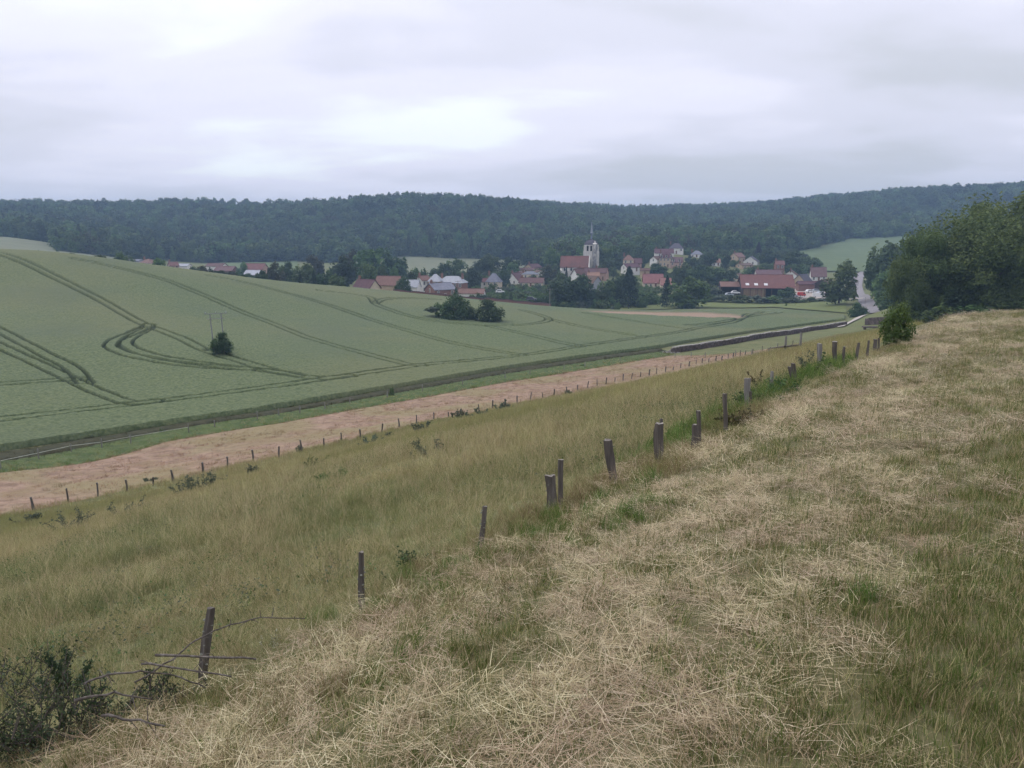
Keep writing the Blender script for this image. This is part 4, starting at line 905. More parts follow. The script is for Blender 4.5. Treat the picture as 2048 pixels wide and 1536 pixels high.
def put(name,P,s,idx,protos,label,cat,tilt=.12,lift=0.,aniso=None):
    n=len(P); near=np.exp(-(np.hypot(P[:,0],P[:,1])/40)**2)
    z=tz(P[:,0],P[:,1])+near*((fbm(P[:,0],P[:,1],.9)-.5)*.10+(vnoise(P[:,0],P[:,1],.23)-.5)*.03)+lift
    e=.2; gx=(tz(P[:,0]+e,P[:,1])-tz(P[:,0]-e,P[:,1]))/(2*e); gy=(tz(P[:,0],P[:,1]+e)-tz(P[:,0],P[:,1]-e))/(2*e)
    rot=np.c_[np.arctan(gy)+rng.normal(0,tilt,n),-np.arctan(gx)+rng.normal(0,tilt,n),rng.random(n)*6.283]
    S=np.c_[s,s,s] if aniso is None else np.c_[s,s,s*aniso]
    return scatter(name,np.c_[P,z],rot,S,idx,protos,label,cat)
def straw_f(P):          # how much cut straw lies here, 0..1
    s,n=to_sn(P[:,0],P[:,1]); q=fbm(s*.45+3,n*1.0,1.0); big=fbm(s*.10+50,n*1.1,1.7)
    base=.50+.24*smooth(-.9,-2.0,n)+.18*np.exp(-((n+3.9)/.8)**2)-.36*smooth(-4.9,-5.8,n)+.10*smooth(10,30,s)
    return np.clip(base+1.5*(q-.5)+1.3*(big-.5),0,1)
def mown_mask(P):
    s,n=to_sn(P[:,0],P[:,1]); return (n<-.8-.5*smooth(6,22,s)+.35*(fbm(P[:,0],P[:,1],1.2)-.5)*2)&(s<75)
# straw, ring by ring
PP=[];SS=[];II=[]
for r0,r1,dn,sz in ((1.2,4.5,48,.9),(4.5,9,34,1.0),(9,18,17,1.35),(18,34,7,1.8),(34,62,3.2,2.4)):
    n=int(dn*.77*(r1*r1-r0*r0)); P=sector(n,r0,r1); P=P[mown_mask(P)]; f=straw_f(P); P=P[rng.random(len(P))<f**1.3]; m=len(P)
    PP.append(P); SS.append(sz*(.7+.6*rng.random(m))); i_=rng.integers(0,5,m); i_=np.where(rng.random(m)<.14,rng.integers(5,7,m),i_); II.append(i_)
P=np.vstack(PP); put('cut_straw',P,np.concatenate(SS),np.concatenate(II),ST,'pale cut straw strewn over the mown terrace','straw',tilt=.05,lift=.008,aniso=.75)
PP=[];SS=[];II=[]
for r0,r1,dn,sz in ((1.2,4.5,330,.75),(4.5,9,230,.85),(9,18,110,1.0),(18,34,46,1.2),(34,62,16,1.5)):
    n=int(dn*.77*(r1*r1-r0*r0)); P=sector(n,r0,r1); P=P[mown_mask(P)]; f=straw_f(P); P=P[rng.random(len(P))<1.05-.80*f]; m=len(P)
    PP.append(P); SS.append(sz*(.6+.7*rng.random(m))); II.append(rng.integers(0,4,m))
put('short_grass',np.vstack(PP),np.concatenate(SS),np.concatenate(II),SG,'short green grass growing through the cut straw','grass')
# greener tufts standing on the bank edge
P=sector(16000,2.5,40,-40,40); s_,n_=to_sn(P[:,0],P[:,1]); cl=fbm(s_*.8,n_*.8+20,.9)
k=((n_<-.2)&(n_>-2.6)&(cl>.60)&(s_<9))|((n_<.35)&(n_>-.75)&(s_>7.5)&(s_<24)&(cl>.38))|((n_<-2.6)&(cl>.79)&(s_<4)); P=P[k]; r=np.hypot(P[:,0],P[:,1])
put('green_tufts',P,(.55+.5*rng.random(len(P)))*np.clip(r/9,.75,2.),rng.integers(0,2,len(P)),LG,'fresh green grass tufts along the edge of the mown bank','grass')
m_hayd=mat('dark_hay_clumps',[(0,(.13,.09,.05)),(.6,(.22,.165,.085)),(1,(.30,.23,.13))],attr_='bt',rand=.25,transl=.2)
m_dry=mat('dry_brown_grass',[(0,(.15,.11,.05)),(.5,(.28,.22,.11)),(.75,(.20,.22,.075)),(1,(.44,.36,.20))],attr_='bt',rand=.15,transl=.3,rough=.7)
DR=[blades('dry_tuft',46,.24,.005,.13,.8,m_dry,380+i,seg=3,curl=.6) for i in range(3)]
P=sector(22000,2.2,30,-44,40); s_,n_=to_sn(P[:,0],P[:,1]); cl=fbm(s_*.7+9,n_*.9+60,1.1); k=(n_<-.1)&(n_>-2.6+.12*s_)&(cl>.46+.012*np.maximum(s_,0)); P=P[k]; r=np.hypot(P[:,0],P[:,1])
put('dry_tufts',P,(.5+.6*rng.random(len(P)))*np.clip(r/9,.75,1.5),rng.integers(0,3,len(P)),DR,'brown and green uncut grass tufts along the bank edge','grass')
# meadow
PP=[];SS=[];II=[]
for r0,r1,dn in ((2.5,9,130),(9,18,80),(18,32,36)):
    n=int(dn*.77*(r1*r1-r0*r0)); P=sector(n,r0,r1); s_,n_=to_sn(P[:,0],P[:,1]); P=P[n_>-.75-.5*smooth(6,22,s_)+.5*(fbm(P[:,0],P[:,1],1.)-.5)]; m=len(P)
    PP.append(P); SS.append({2.5:.55,9:.68,18:.85}[r0]*(.62+.38*smooth(.0,2.2,to_sn(P[:,0],P[:,1])[1]))*(.5+.85*rng.random(m))*(.35+1.3*fbm(P[:,0],P[:,1],2.2))); i_=rng.integers(0,4,m); i_=np.where(rng.random(m)<.40,rng.integers(4,6,m),i_); II.append(i_)
put('meadow_grass',np.vstack(PP),np.concatenate(SS),np.concatenate(II),MG,'tall green and yellow meadow grass on the slope below the fence','grass',tilt=.30)
def herb(name,m,seed,n,r_,h,leaf):
    r=np.random.default_rng(seed); C=np.c_[r.normal(0,r_,n),r.normal(0,r_,n),r.random(n)*h]; V,f=leaf_quads(C,np.tile([0,0,1.],(n,1)),leaf*np.ones(n),r,asp=1.4,jit=.45); me=mk_mesh(name,V,f,m); attr(me,'bt',np.repeat(r.random(n),4)); return me
HB_=[herb('herb_clump',m_leafl,390,26,.09,.14,.011),herb('herb_clump',m_leaf,391,30,.10,.16,.010),herb('herb_clump',m_leafg,392,24,.10,.18,.009),herb('sorrel_heads',m_dry,393,34,.10,.36,.006)]
P=sector(9000,3,34,-44,30); s_,n_=to_sn(P[:,0],P[:,1]); cl=fbm(P[:,0]+70,P[:,1]+20,2.6); P=P[(n_>.3)&(cl+.25*rng.random(len(P))>.72)&(np.hypot(P[:,0],P[:,1])>6)]
put('meadow_herbs',P,(.8+.9*rng.random(len(P))),rng.integers(0,4,len(P)),HB_,'scattered broad leaved herbs and sorrel among the meadow grass','herbs',lift=.03)
def side(P,poly):        # signed distance, positive on the camera side of a left-to-right line
    d=seg_dist(P,poly); i=np.clip(np.searchsorted(poly[:,0],P[:,0])-1,0,len(poly)-2); a=poly[i]; b=poly[i+1]
    cr=(b[:,0]-a[:,0])*(P[:,1]-a[:,1])-(b[:,1]-a[:,1])*(P[:,0]-a[:,0]); return np.where(cr<0,d,-d)
PP=[];SS=[]
for r0,r1,dn,sz in ((26,55,9,.8),(55,100,4.,1.05),(100,165,2.2,1.4)):
    n=int(dn*.77*(r1*r1-r0*r0)); P=sector(n,r0,r1); s_,n_=to_sn(P[:,0],P[:,1]); P=P[(n_>0)&(P[:,0]<P[:,1]*.52)]; P=P[side(P,W2)>-.4]; PP.append(P); SS.append(sz*(.6+.7*rng.random(len(P))))
P=np.vstack(PP); put('far_meadow_grass',P,np.concatenate(SS),rng.integers(0,3,len(P)),MF,'yellowing tall grass on the lower meadow towards the hay field','grass')
# hay field stubble
P=sector(60000,38,150,-42,30); P=P[(side(P,W2)<.2)&(side(P,W3)>.2)]; HF+=[blades('hay_clump',44,.26,.016,.26,.8,m_hayd,366+i,seg=2,curl=.5) for i in range(2)]; cl=fbm(P[:,0],P[:,1],3.)+.25*fbm(P[:,0]+50,P[:,1],.9)
put('hay_stubble',P,.8+1.1*rng.random(len(P))*fbm(P[:,0],P[:,1],4),np.where(rng.random(len(P))<.05+.35*(cl>.86),rng.integers(3,5,len(P)),rng.integers(0,3,len(P))),HF,'pinkish dry hay stubble covering the cut field','hay')
W3c=np.vstack([W3[:9]]); P=sector(60000,50,160,-42,20); sd3=side(P,W3c); sd4=side(P,W4); k=(sd3<.3)&(sd4>-.1)&(P[:,0]<W4[-1,0]); P=P[k]; sd3=sd3[k]; sd4=sd4[k]; fr=sd4/np.maximum(sd4-sd3,.01); gi=np.where(fr<.55+.2*(fbm(P[:,0],P[:,1],3)-.5),2,(rng.random(len(P))<.65).astype(int)); 
put('verge_tufts',P,(.5+.8*rng.random(len(P))),gi,DG+DGS,'rank green grass on the verge between ditch and hay field','grass')
# ------------------------------------------------------------------ fences
m_post=mat('weathered_post_wood',[(.3,(.055,.048,.042)),(.5,(.12,.105,.092)),(.7,(.22,.195,.175))],scale=9,detail=8,rough=.95,bump=.012,bscale=30,stretch=(1,1,.12))
m_postp=mat('pale_post_wood',[(.3,(.15,.14,.13)),(.5,(.24,.225,.21)),(.7,(.33,.31,.29))],scale=9,detail=8,rough=.95,bump=.012,bscale=30,stretch=(1,1,.12))
m_lichen=flat('lichen',(.20,.205,.165),scale=30)
m_endw=mat('split_end_grain',[(.3,(.16,.14,.12)),(.7,(.36,.33,.29))],scale=20)
def post_mesh(h,w,seed,lean=(0,0),m=m_post,lich=0,ns=8,knob=False):
    r=np.random.default_rng(seed); b=MB(); n=9; prof=1+.16*r.normal(size=n); ph=r.random(n)*.15; v=[];f=[]
    for k in range(ns+1):
        q=k/ns; z=-.35+(h+.35)*q; sw=1+.10*math.sin(q*7+seed)+(.12*(1-q))
        for j in range(n):
            a=2*math.pi*j/n+ph[j]; rr=w/2*prof[j]*sw*(1+.05*r.normal()); tilt=max(0,z)/h; top=(r.random()*.09*w*4 if k==ns else 0)
            v.append((rr*math.cos(a)+lean[0]*tilt+.012*math.sin(z*6+seed),rr*.85*math.sin(a)+lean[1]*tilt,z+top*.5))
    for k in range(ns):
        for j in range(n): f.append((k*n+j,k*n+(j+1)%n,(k+1)*n+(j+1)%n,(k+1)*n+j))
    b.add(v,f,0); c=len(v)-n; b.add(v[-n:]+[(lean[0],lean[1],h-.02)],[(i,(i+1)%n,n) for i in range(n)],1)
    return b.mesh('post',[m,m_endw])
def fence_s(px,py):                         # where the pixel's column meets the fence line in plan
    d=ray(px,py); k=d[0]/d[1]; s=(k*P0[1]-P0[0])/(E[0]-k*E[1]); return s
F1=[(403,1372,419,1217,16,'nearest fence post, crooked and lichen spotted, beside the cut branches','c'),
(727,1217,720,1105,13,'slim dark fence post, second nearest along the mown bank',0),
(963,1098,968,1013,10,'thin lichen marked post, third nearest along the bank',0),
(1104,1027,1099,952,18,'stout stump post with pale split top, beside a thinner post',0),
(1118,1020,1123,920,11,'thin tall post just behind the stout pale topped one',0),
(1228,972,1216,881,18,'thick dark post leaning left, right of the paired posts',0),
(1321,932,1319,848,17,'brown post standing in long grass right of the leaning thick one',0),
(1322,925,1321,838,7,'thin stake rising behind the brown post in long grass',0),
(1389,908,1387,850,11,'short left half of the split post pair on the bank','n'),
(1398,900,1397,822,8,'taller right half of the split post pair on the bank',0),
(1450,868,1451,788,7,'thin knotty post before the green nettles',0),
(1494,824,1495,757,11,'tall grey post amid the dark leaved shrubs','p'),
(1503,822,1502,783,6,'short board leaning against the tall grey post',0),
(1545,792,1544,743,6,'slim grey post in the middle of the shrubs','p'),
(1590,776,1577,734,8,'dark post tilting left behind the shrubs',0),
(1591,772,1586,727,7,'upright partner of the dark tilted post',0),
(1639,742,1640,688,9,'pale grey square post beyond the shrubs','p'),
(1670,735,1670,684,9,'grey post right of the pale square one',0),
(1687,732,1689,694,5,'thin brown stake after the grey post',0),
(1713,722,1718,686,5,'thin stake leaning right near the fence end',0),
(1735,712,1737,681,4,'thinnest stake near the young tree',0),
(1750,702,1750,679,8,'last thick post left of the young tree',0),
(1757,700,1757,676,3,'last thin stake touching the young tree',0)]
for i,(bx,by,tx,ty,w,lb,fl) in enumerate(F1):
    x,y,z=hit(bx,by); z-=.03; pb=at(bx,by,y); pt=at(tx,ty,y); h=pt[2]-z; ww=w/F*y*1.04
    me=post_mesh(h,ww,i+3,(pt[0]-x,0),m_postp if fl=='p' else m_post); o=ob('fence_post',me,loc=(x,y,z),rot=(0,0,0)); tag(o,lb,'fence post','old posts along the mown bank')
    if i in(0,1,2,3):
        b=MB(); r=np.random.default_rng(i)
        for k in range(16):
            a=r.random()*6.28; q=.15+.8*r.random(); c=np.array([(pt[0]-x)*q+ww*.52*math.cos(a),ww*.45*math.sin(a),h*q]); u=.004+.009*r.random()
            b.lathe([(u,-u*.5),(u*1.1,0),(u*.4,u*.6)],6,c=(0,0)); 
            for t_i in range(18): b.v[-18+t_i]=(b.v[-18+t_i][0]+c[0],b.v[-18+t_i][1]+c[1],b.v[-18+t_i][2]+c[2])
        b.build('lichen',m_lichen,o)
F2=[(68,1022),(137,1005),(197,993),(255,983),(307,971),(347,963),(407,949),(456,936),(507,924),(558,917),(604,906),(648,894),(683,886),(721,879),(764,866),(799,857),(833,849),(868,842),(897,838),(920,835),(958,826),(985,819),(1010,814),(1034,808),(1061,802),(1085,798),(1108,794),(1133,788),(1155,783),(1175,778),(1194,774),(1212,770),(1230,766),(1246,763),(1263,760),(1281,756),(1298,753),(1313,750),(1331,746),(1346,742),(1361,738),(1378,734),(1392,731),(1404,729),(1417,727),(1431,724),(1443,722),(1456,719),(1466,717),(1480,714),(1490,712),(1505,709),(1524,704),(1540,701),(1555,698),(1570,695),(1585,692),(1600,690)]
PM=[post_mesh(1.,.13,80+i,(.05*(i-2),0)) for i in range(5)]
ordn=lambda i:{1:'1st',2:'2nd',3:'3rd'}.get(i if i<20 else (i%10 if i%10 in(1,2,3) else 0),f'{i}th') if not(i>20 and i%10 in(1,2,3)) else f"{i}{ {1:'st',2:'nd',3:'rd'}[i%10]}"
for i,(px,py) in enumerate(F2):
    p=hit(px,py); hh=(.86+.22*random.random())*(.75 if i%7==4 else 1); o=ob('fence_post',PM[i%5],loc=(p[0],p[1],p[2]-.02),rot=(0,0,i*1.3),scl=(.85+.4*random.random(),)*2+(hh,)); tag(o,f'small dark post, {ordn(i+1)} from the left in the row below the hay field','fence post','posts along the hay field')
m_grey=flat('grey_stake',(.20,.19,.17)); b_=MB(); b_.box(-.05,.05,-.05,.05,-.3,1.0); STK=b_.mesh('stake',m_grey)
F3=[(2,941),(78,922),(143,908),(204,899),(262,889),(378,868),(430,858),(515,842),(558,834),(600,829),(650,820),(700,811),(775,797),(845,785),(925,773),(1010,759),(1060,751),(1128,741),(1170,736),(1240,725)]
F3W=[]
for i,(px,py) in enumerate(F3):
    p=hit(px,py); F3W.append(p); o=ob('fence_stake',STK,loc=p,rot=(0,.03*(i%3-1),i),scl=(.9,.9,.95+.15*(i%2))); tag(o,f'thin grey stake, {ordn(i+1)} from the left on the green ditch verge','fence stake','stakes along the ditch verge')
b=MB(); b.tube([F3W[i]+np.array([0,0,.78-.05*(i%2)]) for i in range(6)],.016,5); o=b.build('fence_tape',flat('white_tape',(.66,.68,.60))); tag(o,'white electric fence tape running along the ditch verge at left','fence tape')
# paddock rail and its stakes
RB=[(1535,713),(1575,708),(1601,701)]; q=[hit(*p) for p in RB]
b=MB(); b.tube([at(1536,697,q[0][1]),at(1570,693,q[1][1]),at(1602,690,q[2][1])],.06,6); o=b.build('paddock_rail',m_post); tag(o,'long horizontal pole rail near the end of the hay field','rail')
for i,(px,py) in enumerate([(1350,716),(1382,716),(1410,717),(1471,714),(1503,712),(1537,712),(1570,708),(1600,702)]):
    p=hit(px,py); o=ob('fence_stake',STK,loc=p,scl=(1,1,1.05)); tag(o,f'dark stake, {ordn(i+1)} from the left across the end of the hay field','fence stake','stakes across the hay field end')
# ------------------------------------------------------------------ dry stone walls
m_stone=mat('dark_wall_stone',[(.3,(.055,.045,.042)),(.5,(.115,.088,.08)),(.72,(.20,.165,.15))],scale=1.6,detail=8,rough=.95,bump=.04,bscale=6)
m_cap=mat('pale_coping_stone',[(.3,(.22,.205,.185)),(.7,(.40,.38,.35))],scale=2.,detail=7,rough=.95)
def stone_wall(name,P,hgt,label,cap=True,seed=1,core=.25):
    r=np.random.default_rng(seed); n=len(P); Z=tz(P[:,0],P[:,1]); e=ob(name,None,loc=(P[0,0],P[0,1],float(Z[0]))); tag(e,label,'stone wall'); o0=np.array([P[0,0],P[0,1],Z[0]])
    L=np.r_[0,np.cumsum(np.hypot(*np.diff(P,axis=0).T))]; b=MB(); c=MB(); body=MB()
    def fr(s):
        x=np.interp(s,L,P[:,0]); y=np.interp(s,L,P[:,1]); i=min(np.searchsorted(L,s,side='right'),n-1); t=(P[i]-P[i-1])/max(np.linalg.norm(P[i]-P[i-1]),1e-6); return x,y,np.interp(s,L,Z),t
    def block(B,s,l,w,z0,z1,off=0.):
        x,y,z,t=fr(s); nx,ny=-t[1],t[0]; q=[]
        for zz_ in(z0,z1):
            for a,d in((-1,-1),(1,-1),(1,1),(-1,1)): q.append((x+t[0]*a*l/2+nx*(d*w/2+off)-o0[0]+.03*r.normal(),y+t[1]*a*l/2+ny*(d*w/2+off)-o0[1]+.03*r.normal(),z+zz_-o0[2]+.02*r.normal()))
        B.add(q,[(0,3,2,1),(4,5,6,7),(0,1,5,4),(1,2,6,5),(2,3,7,6),(3,0,4,7)])
    s=0
    while s<L[-1]: block(body,s,1.05,core*2,-.4,hgt*(.86+.06*math.sin(s*.7))); s+=1.0
    rows=int(hgt/.21)
    for k in range(rows):
        s=r.random()*.3
        while s<L[-1]:
            l=.22+.3*r.random(); hh=.17+.05*r.random()
            if not(k==rows-1 and vnoise(s,3.,2.)>.6): block(b,s+l/2,l*.94,.12,k*.21,k*.21+hh,-core-.02+.05*r.random()*(-1))
            s+=l
    if cap:
        s=0
        while s<L[-1]: l=.5+.6*r.random(); block(c,s+l/2,l*.93,core*2+.16,hgt*.92+.05*math.sin(s*.7),hgt*.92+.14+.07*math.sin(s*.7)+.06*r.random()); s+=l
    body.build('core',m_stone,e); st=b.build('stones',m_stone,e); st['kind']='stuff'
    if cap: cc=c.build('coping',m_cap,e); cc['kind']='stuff'
    return e
P=resample(np.array([hit(px,py)[:2] for px,py in((1347,706),(1400,698),(1470,687),(1550,673),(1620,662),(1692,651))]),60)
stone_wall('dry_stone_wall',P,1.05,'long dark dry stone wall with pale coping along the wheat edge')
b=MB(); r_=np.random.default_rng(4); p0_=hit(1340,706)
for i in range(34):
    u=.10+.22*r_.random(); c=p0_+np.array([r_.normal(0,.8),r_.normal(0,.5),0]); c[2]=tz(c[0],c[1])+max(0,.7-abs(c[0]-p0_[0])*.5)*r_.random(); a=len(b.v); b.lathe([(u*.7,-u*.4),(u,0),(u*.6,u*.4)],6); 
    for t_i in range(a,len(b.v)): b.v[t_i]=tuple(np.array(b.v[t_i])*np.array([1,.8,.8])+c-p0_)
o=b.build('rubble_heap',m_cap,loc=p0_); tag(o,'heap of pale rubble stones at the near end of the long wall','rubble'); 
P=resample(np.array([atXY(1735,650,190),atXY(1762,652,186),atXY(1795,655,180)]),14); stone_wall('dry_stone_wall',P,1.7,'short dark stone wall left behind the young tree',False,2,.4)
P=resample(np.array([atXY(1842,648,133),atXY(1880,646,131),atXY(1925,644,130)]),14); stone_wall('dry_stone_wall',P,1.2,'low stone wall with pale coping under the big right trees',True,3)
p=hit(1739,658); b=MB(); b.box(-1.6,1.6,-.6,.6,.35,.62); b.box(-1.3,-1.0,-.4,.4,-.3,.35); b.box(1.0,1.3,-.4,.4,-.3,.35); o=b.build('stone_trough',m_stone,loc=p,rot=(0,0,.1)); tag(o,'flat dark stone trough on legs near the track','trough')
# ------------------------------------------------------------------ poles
m_pole=mat('pole_wood',[(.3,(.17,.155,.14)),(.7,(.28,.265,.25))],scale=3,stretch=(1,1,.1)); m_poled=flat('pole_dark_wood',(.22,.22,.225)); m_ins=flat('insulator',(.30,.33,.33),rough=.3)
def twin_pole():
    Y=121.6; zb=at(440,706,Y)[2]; x=at(438,650,Y)[0]; e=ob('power_pole',None,loc=(x,Y,zb)); tag(e,'twin wooden power pole with two crossarms standing in the wheat','power pole')
    X=lambda px:(px-438)/F*Y; Z=lambda py:at(438,py,Y)[2]-zb
    for a,c in((421,425),(443.5,446)): b=MB(); b.tube([(X(c),0,-.6),(X(a),0,Z(627))],[.11,.08],8); b.build('pole',m_poled,e)
    for (x0,x1,y0,y1) in((411,456,628,626),(415,451,638,636.5)):
        b=MB(); b.tube([(X(x0),-.16,Z(y0)),(X(x1),-.16,Z(y1))],.05,6); ar=b.build('crossarm',m_poled,e)
        if y0<630:
            for q in(.04,.5,.96):
                b=MB(); b.lathe([(.05,0),(.09,.06),(.06,.12),(.09,.18),(.03,.26)],8,c=(X(x0+(x1-x0)*q),-.16)); o=b.build('insulator',m_ins,ar); o.location=(0,0,Z(y0+(y1-y0)*q)+.07)
twin_pole()
def pole(px,top,base,Y,label,arm=True,m=m_pole,w=.14):
    zb=at(px,base,Y)[2]; x=at(px,base,Y)[0]; h=at(px,top,Y)[2]-zb; zb0=float(tz(x,Y)); e=ob('power_pole',None,loc=(x,Y,zb0)); tag(e,label,'power pole'); h=h+zb-zb0
    b=MB(); b.tube([(0,0,-.6),(0,0,h)],[w,w*.75],8); b.build('pole',m,e)
    if arm:
        b=MB(); b.box(-1.1,1.1,-.16,-.06,h-.35,h-.22); ar=b.build('crossarm',m,e)
        for q in(-1,0,1): b=MB(); b.lathe([(.05,0),(.09,.06),(.05,.14),(.02,.2)],8,c=(q*1.0,-.11)); o=b.build('insulator',m_ins,ar); o.location=(0,0,h-.22)
pole(1099.5,577,613,308,'pale wooden pole with crossarm at the right end of the garden wall')
pole(916,561,592,300,'pale thin pole in front of the large brick house')
pole(1730,594,607,288,'slender sign post beside the road bend',False,w=.06)
# ------------------------------------------------------------------ vehicles by the barn
m_tyre=flat('tyre_rubber',(.02,.02,.02)); m_cg=flat('car_glass',(.03,.035,.04),rough=.1,spec=.5)
def paint(nm,c): return flat(nm,c,rough=.35,var=.05,spec=.5)
def car(px,py,Y,col,label,L=4.2,H_=1.45,van=False,yaw=0,cat='car',name='parked_car'):
    p=at(px,py,Y); z=max(float(tz(p[0],p[1])),p[2]); e=ob(name,None,loc=(p[0],p[1],z),rot=(0,0,R(yaw))); tag(e,label,cat); W=1.75 if not van else 1.95; h=L/2; w=W/2
    prof=[(-h,.35),(h,.35),(h,.72),(h*.93,.82),(h*.5,.92),(h*.22,H_),(-h*.62,H_),(-h*.95,.95),(-h,.8)] if not van else [(-h,.35),(h,.35),(h,.85),(h*.86,1.15),(h*.6,H_),(-h*.97,H_),(-h,H_-.1)]
    n=len(prof); b=MB(); b.add([(x,-w,z_) for x,z_ in prof]+[(x,w,z_) for x,z_ in prof],[tuple(range(n)),tuple(range(2*n-1,n-1,-1))]+[(i,n+i,n+(i+1)%n,(i+1)%n) for i in range(n)]); b.build('body',col,e)
    for s in(-1,1):
        b=MB(); y=s*(w+.006); pts=[(h*.42,.95),(h*.20,H_-.12),(-h*.55,H_-.12),(-h*.78,.98)] if not van else [(h*.8,1.15),(h*.6,H_-.15),(h*.2,H_-.15),(h*.2,1.15)]
        b.add([(x,y,q) for x,q in pts]+[(x,y-s*.03,q) for x,q in pts],[(0,1,2,3),(4,7,6,5),(0,4,5,1),(1,5,6,2),(2,6,7,3),(3,7,4,0)]); b.build('side_window',m_cg,e)
        for a in(-.62,.62):
            b=MB(); b.lathe([(.31,-.1),(.31,.1)],12); wh=b.build('wheel',m_tyre,e,loc=(a*h,s*(w-.06),.31),rot=(R(90),0,0)); b=MB(); b.lathe([(.17,-.11),(.17,.11)],10); b.build('rim',m_ins,wh)
    b=MB(); b.box(h-.02,h+.02,-w*.9,-w*.55,.62,.74); b.build('headlight',m_frame,e); b=MB(); b.box(h-.02,h+.02,w*.55,w*.9,.62,.74); b.build('headlight',m_frame,e)
    return e
WH,RD=paint('white_car_paint',(.72,.72,.72)),paint('red_car_paint',(.42,.035,.03)); GR=paint('grey_car_paint',(.36,.39,.43)); MR=paint('maroon_car_paint',(.22,.03,.035))
m_yard=mat('pale_yard',[(.3,(.36,.31,.27)),(.7,(.48,.42,.37))],scale=.6,coord='World'); pf('gravel_yard',[(1588,600,352),(1668,601,349)],[(1590,581,396),(1660,580,398)],m_yard,.5,30,12)
car(1603,592.5,360,RD,'bright red van parked at the left of the gravel yard',L=3.2,H_=1.9,van=True,yaw=8,cat='van',name='parked_van')
car(1637,595,356,WH,'white van parked at the front of the gravel yard',L=5.3,H_=2.1,van=True,yaw=-6,cat='van',name='parked_van')
car(1656,594.5,357,MR,'dark red tractor-like van right of the white van',L=3.0,H_=2.1,van=True,yaw=60,cat='van',name='parked_van')
car(1620,585,378,WH,'white car in the back row of the yard, left',yaw=10); car(1633,584,380,GR,'grey blue car in the back row of the yard, right',yaw=-8); car(1642,589,368,GR,'pale grey car between white van and back row',yaw=12)
car(1471,588,362,WH,'white car in front of the dark lean-to',L=4.0,yaw=-5); car(1459,592,358,GR,'pale car half hidden by the hedge below the lean-to',L=3.8,yaw=4)
car(1587,594,357,GR,'grey car at the hedge below the right end of the barn',L=4.,yaw=3)
car(1000,586,352,WH,'white car parked in the gardens behind the columnar shrubs',L=3.8,yaw=0); car(1063,601,318,paint('dark_car_paint',(.06,.06,.08)),'dark car in the garden plot by the wall',L=4.2,yaw=-8)
# ------------------------------------------------------------------ shrubs and weeds close to the camera
def leafy(name,cat,label,base,shoots,nl,leaf,ml,ms,seed,spread,asp=1.25,group=None,stem_r=.006):
    """shoots: list of polylines (local); leaves sit along the upper part of every shoot"""
    r=np.random.default_rng(seed); e=ob(name,None,loc=base); tag(e,label,cat,group); b=MB(); C=[];Nn_=[]
    for sh in shoots:
        k=len(sh); b.tube(sh,[stem_r*(1.1-.85*i/(k-1)) for i in range(k)],5)
    tot=sum(np.linalg.norm(np.diff(np.array(s),axis=0),axis=1).sum() for s in shoots)
    for sh in shoots:
        sh=np.array(sh); ln=np.linalg.norm(np.diff(sh,axis=0),axis=1).sum(); n=int(nl*ln/tot); t=(.12+.88*r.random(n))*(len(sh)-1); i=np.minimum(t.astype(int),len(sh)-2); p=sh[i]+(sh[i+1]-sh[i])*(t-i)[:,None]
        d=r.normal(size=(n,3)); d[:,2]*=.6; d/=np.linalg.norm(d,axis=1)[:,None]; p=p+d*(spread*r.random(n)**.7)[:,None]; C.append(p); Nn_.append(d*.5+np.array([0,0,.6]))
    C=np.vstack(C); V,f=leaf_quads(C,np.vstack(Nn_),leaf*np.ones(len(C)),r,asp=asp,jit=.5); me=mk_mesh('leaves',V,f,ml); attr(me,'bt',np.repeat(r.random(len(C)),4))
    b.build('stems',ms,e,True); ob('leaves',me,e); return e
m_twig=mat('dark_twig',[(.3,(.045,.036,.030)),(.7,(.10,.085,.072))],scale=20); m_cut=mat('cut_branch',[(.3,(.055,.047,.04)),(.5,(.115,.098,.084)),(.7,(.20,.178,.155))],scale=25,stretch=(1,1,1)); m_thorn=fol('thorn_leaves',(.022,.035,.016),(.040,.060,.026),(.07,.095,.042),.1,.2)
def shoots(n,h,w,seed,sub=2,up=1.,bend=.35):
    r=np.random.default_rng(seed); S=[]
    for i in range(n):
        x,y=r.normal(0,w*.33,2); a=r.random()*6.28; p=np.array([x*.7,y*.7,-.05]); d=np.array([x/w*1.2+math.cos(a)*bend,y/w*1.2+math.sin(a)*bend,up]); d/=np.linalg.norm(d); hh=h*(.5+.55*r.random()); L=[p]
        for k in range(5): d=d+r.normal(0,.13,3); d/=np.linalg.norm(d); p=p+d*hh/5; L.append(p)
        S.append(L)
        for q in range(sub):
            k=1+r.integers(0,4); s=L[k]; dd=d*.4+r.normal(0,.7,3); dd[2]=abs(dd[2])*.6+.25; dd/=np.linalg.norm(dd); l=hh*(.25+.25*r.random()); S.append([s,s+dd*l*.5,s+dd*l+np.array([0,0,.03])])
    return S
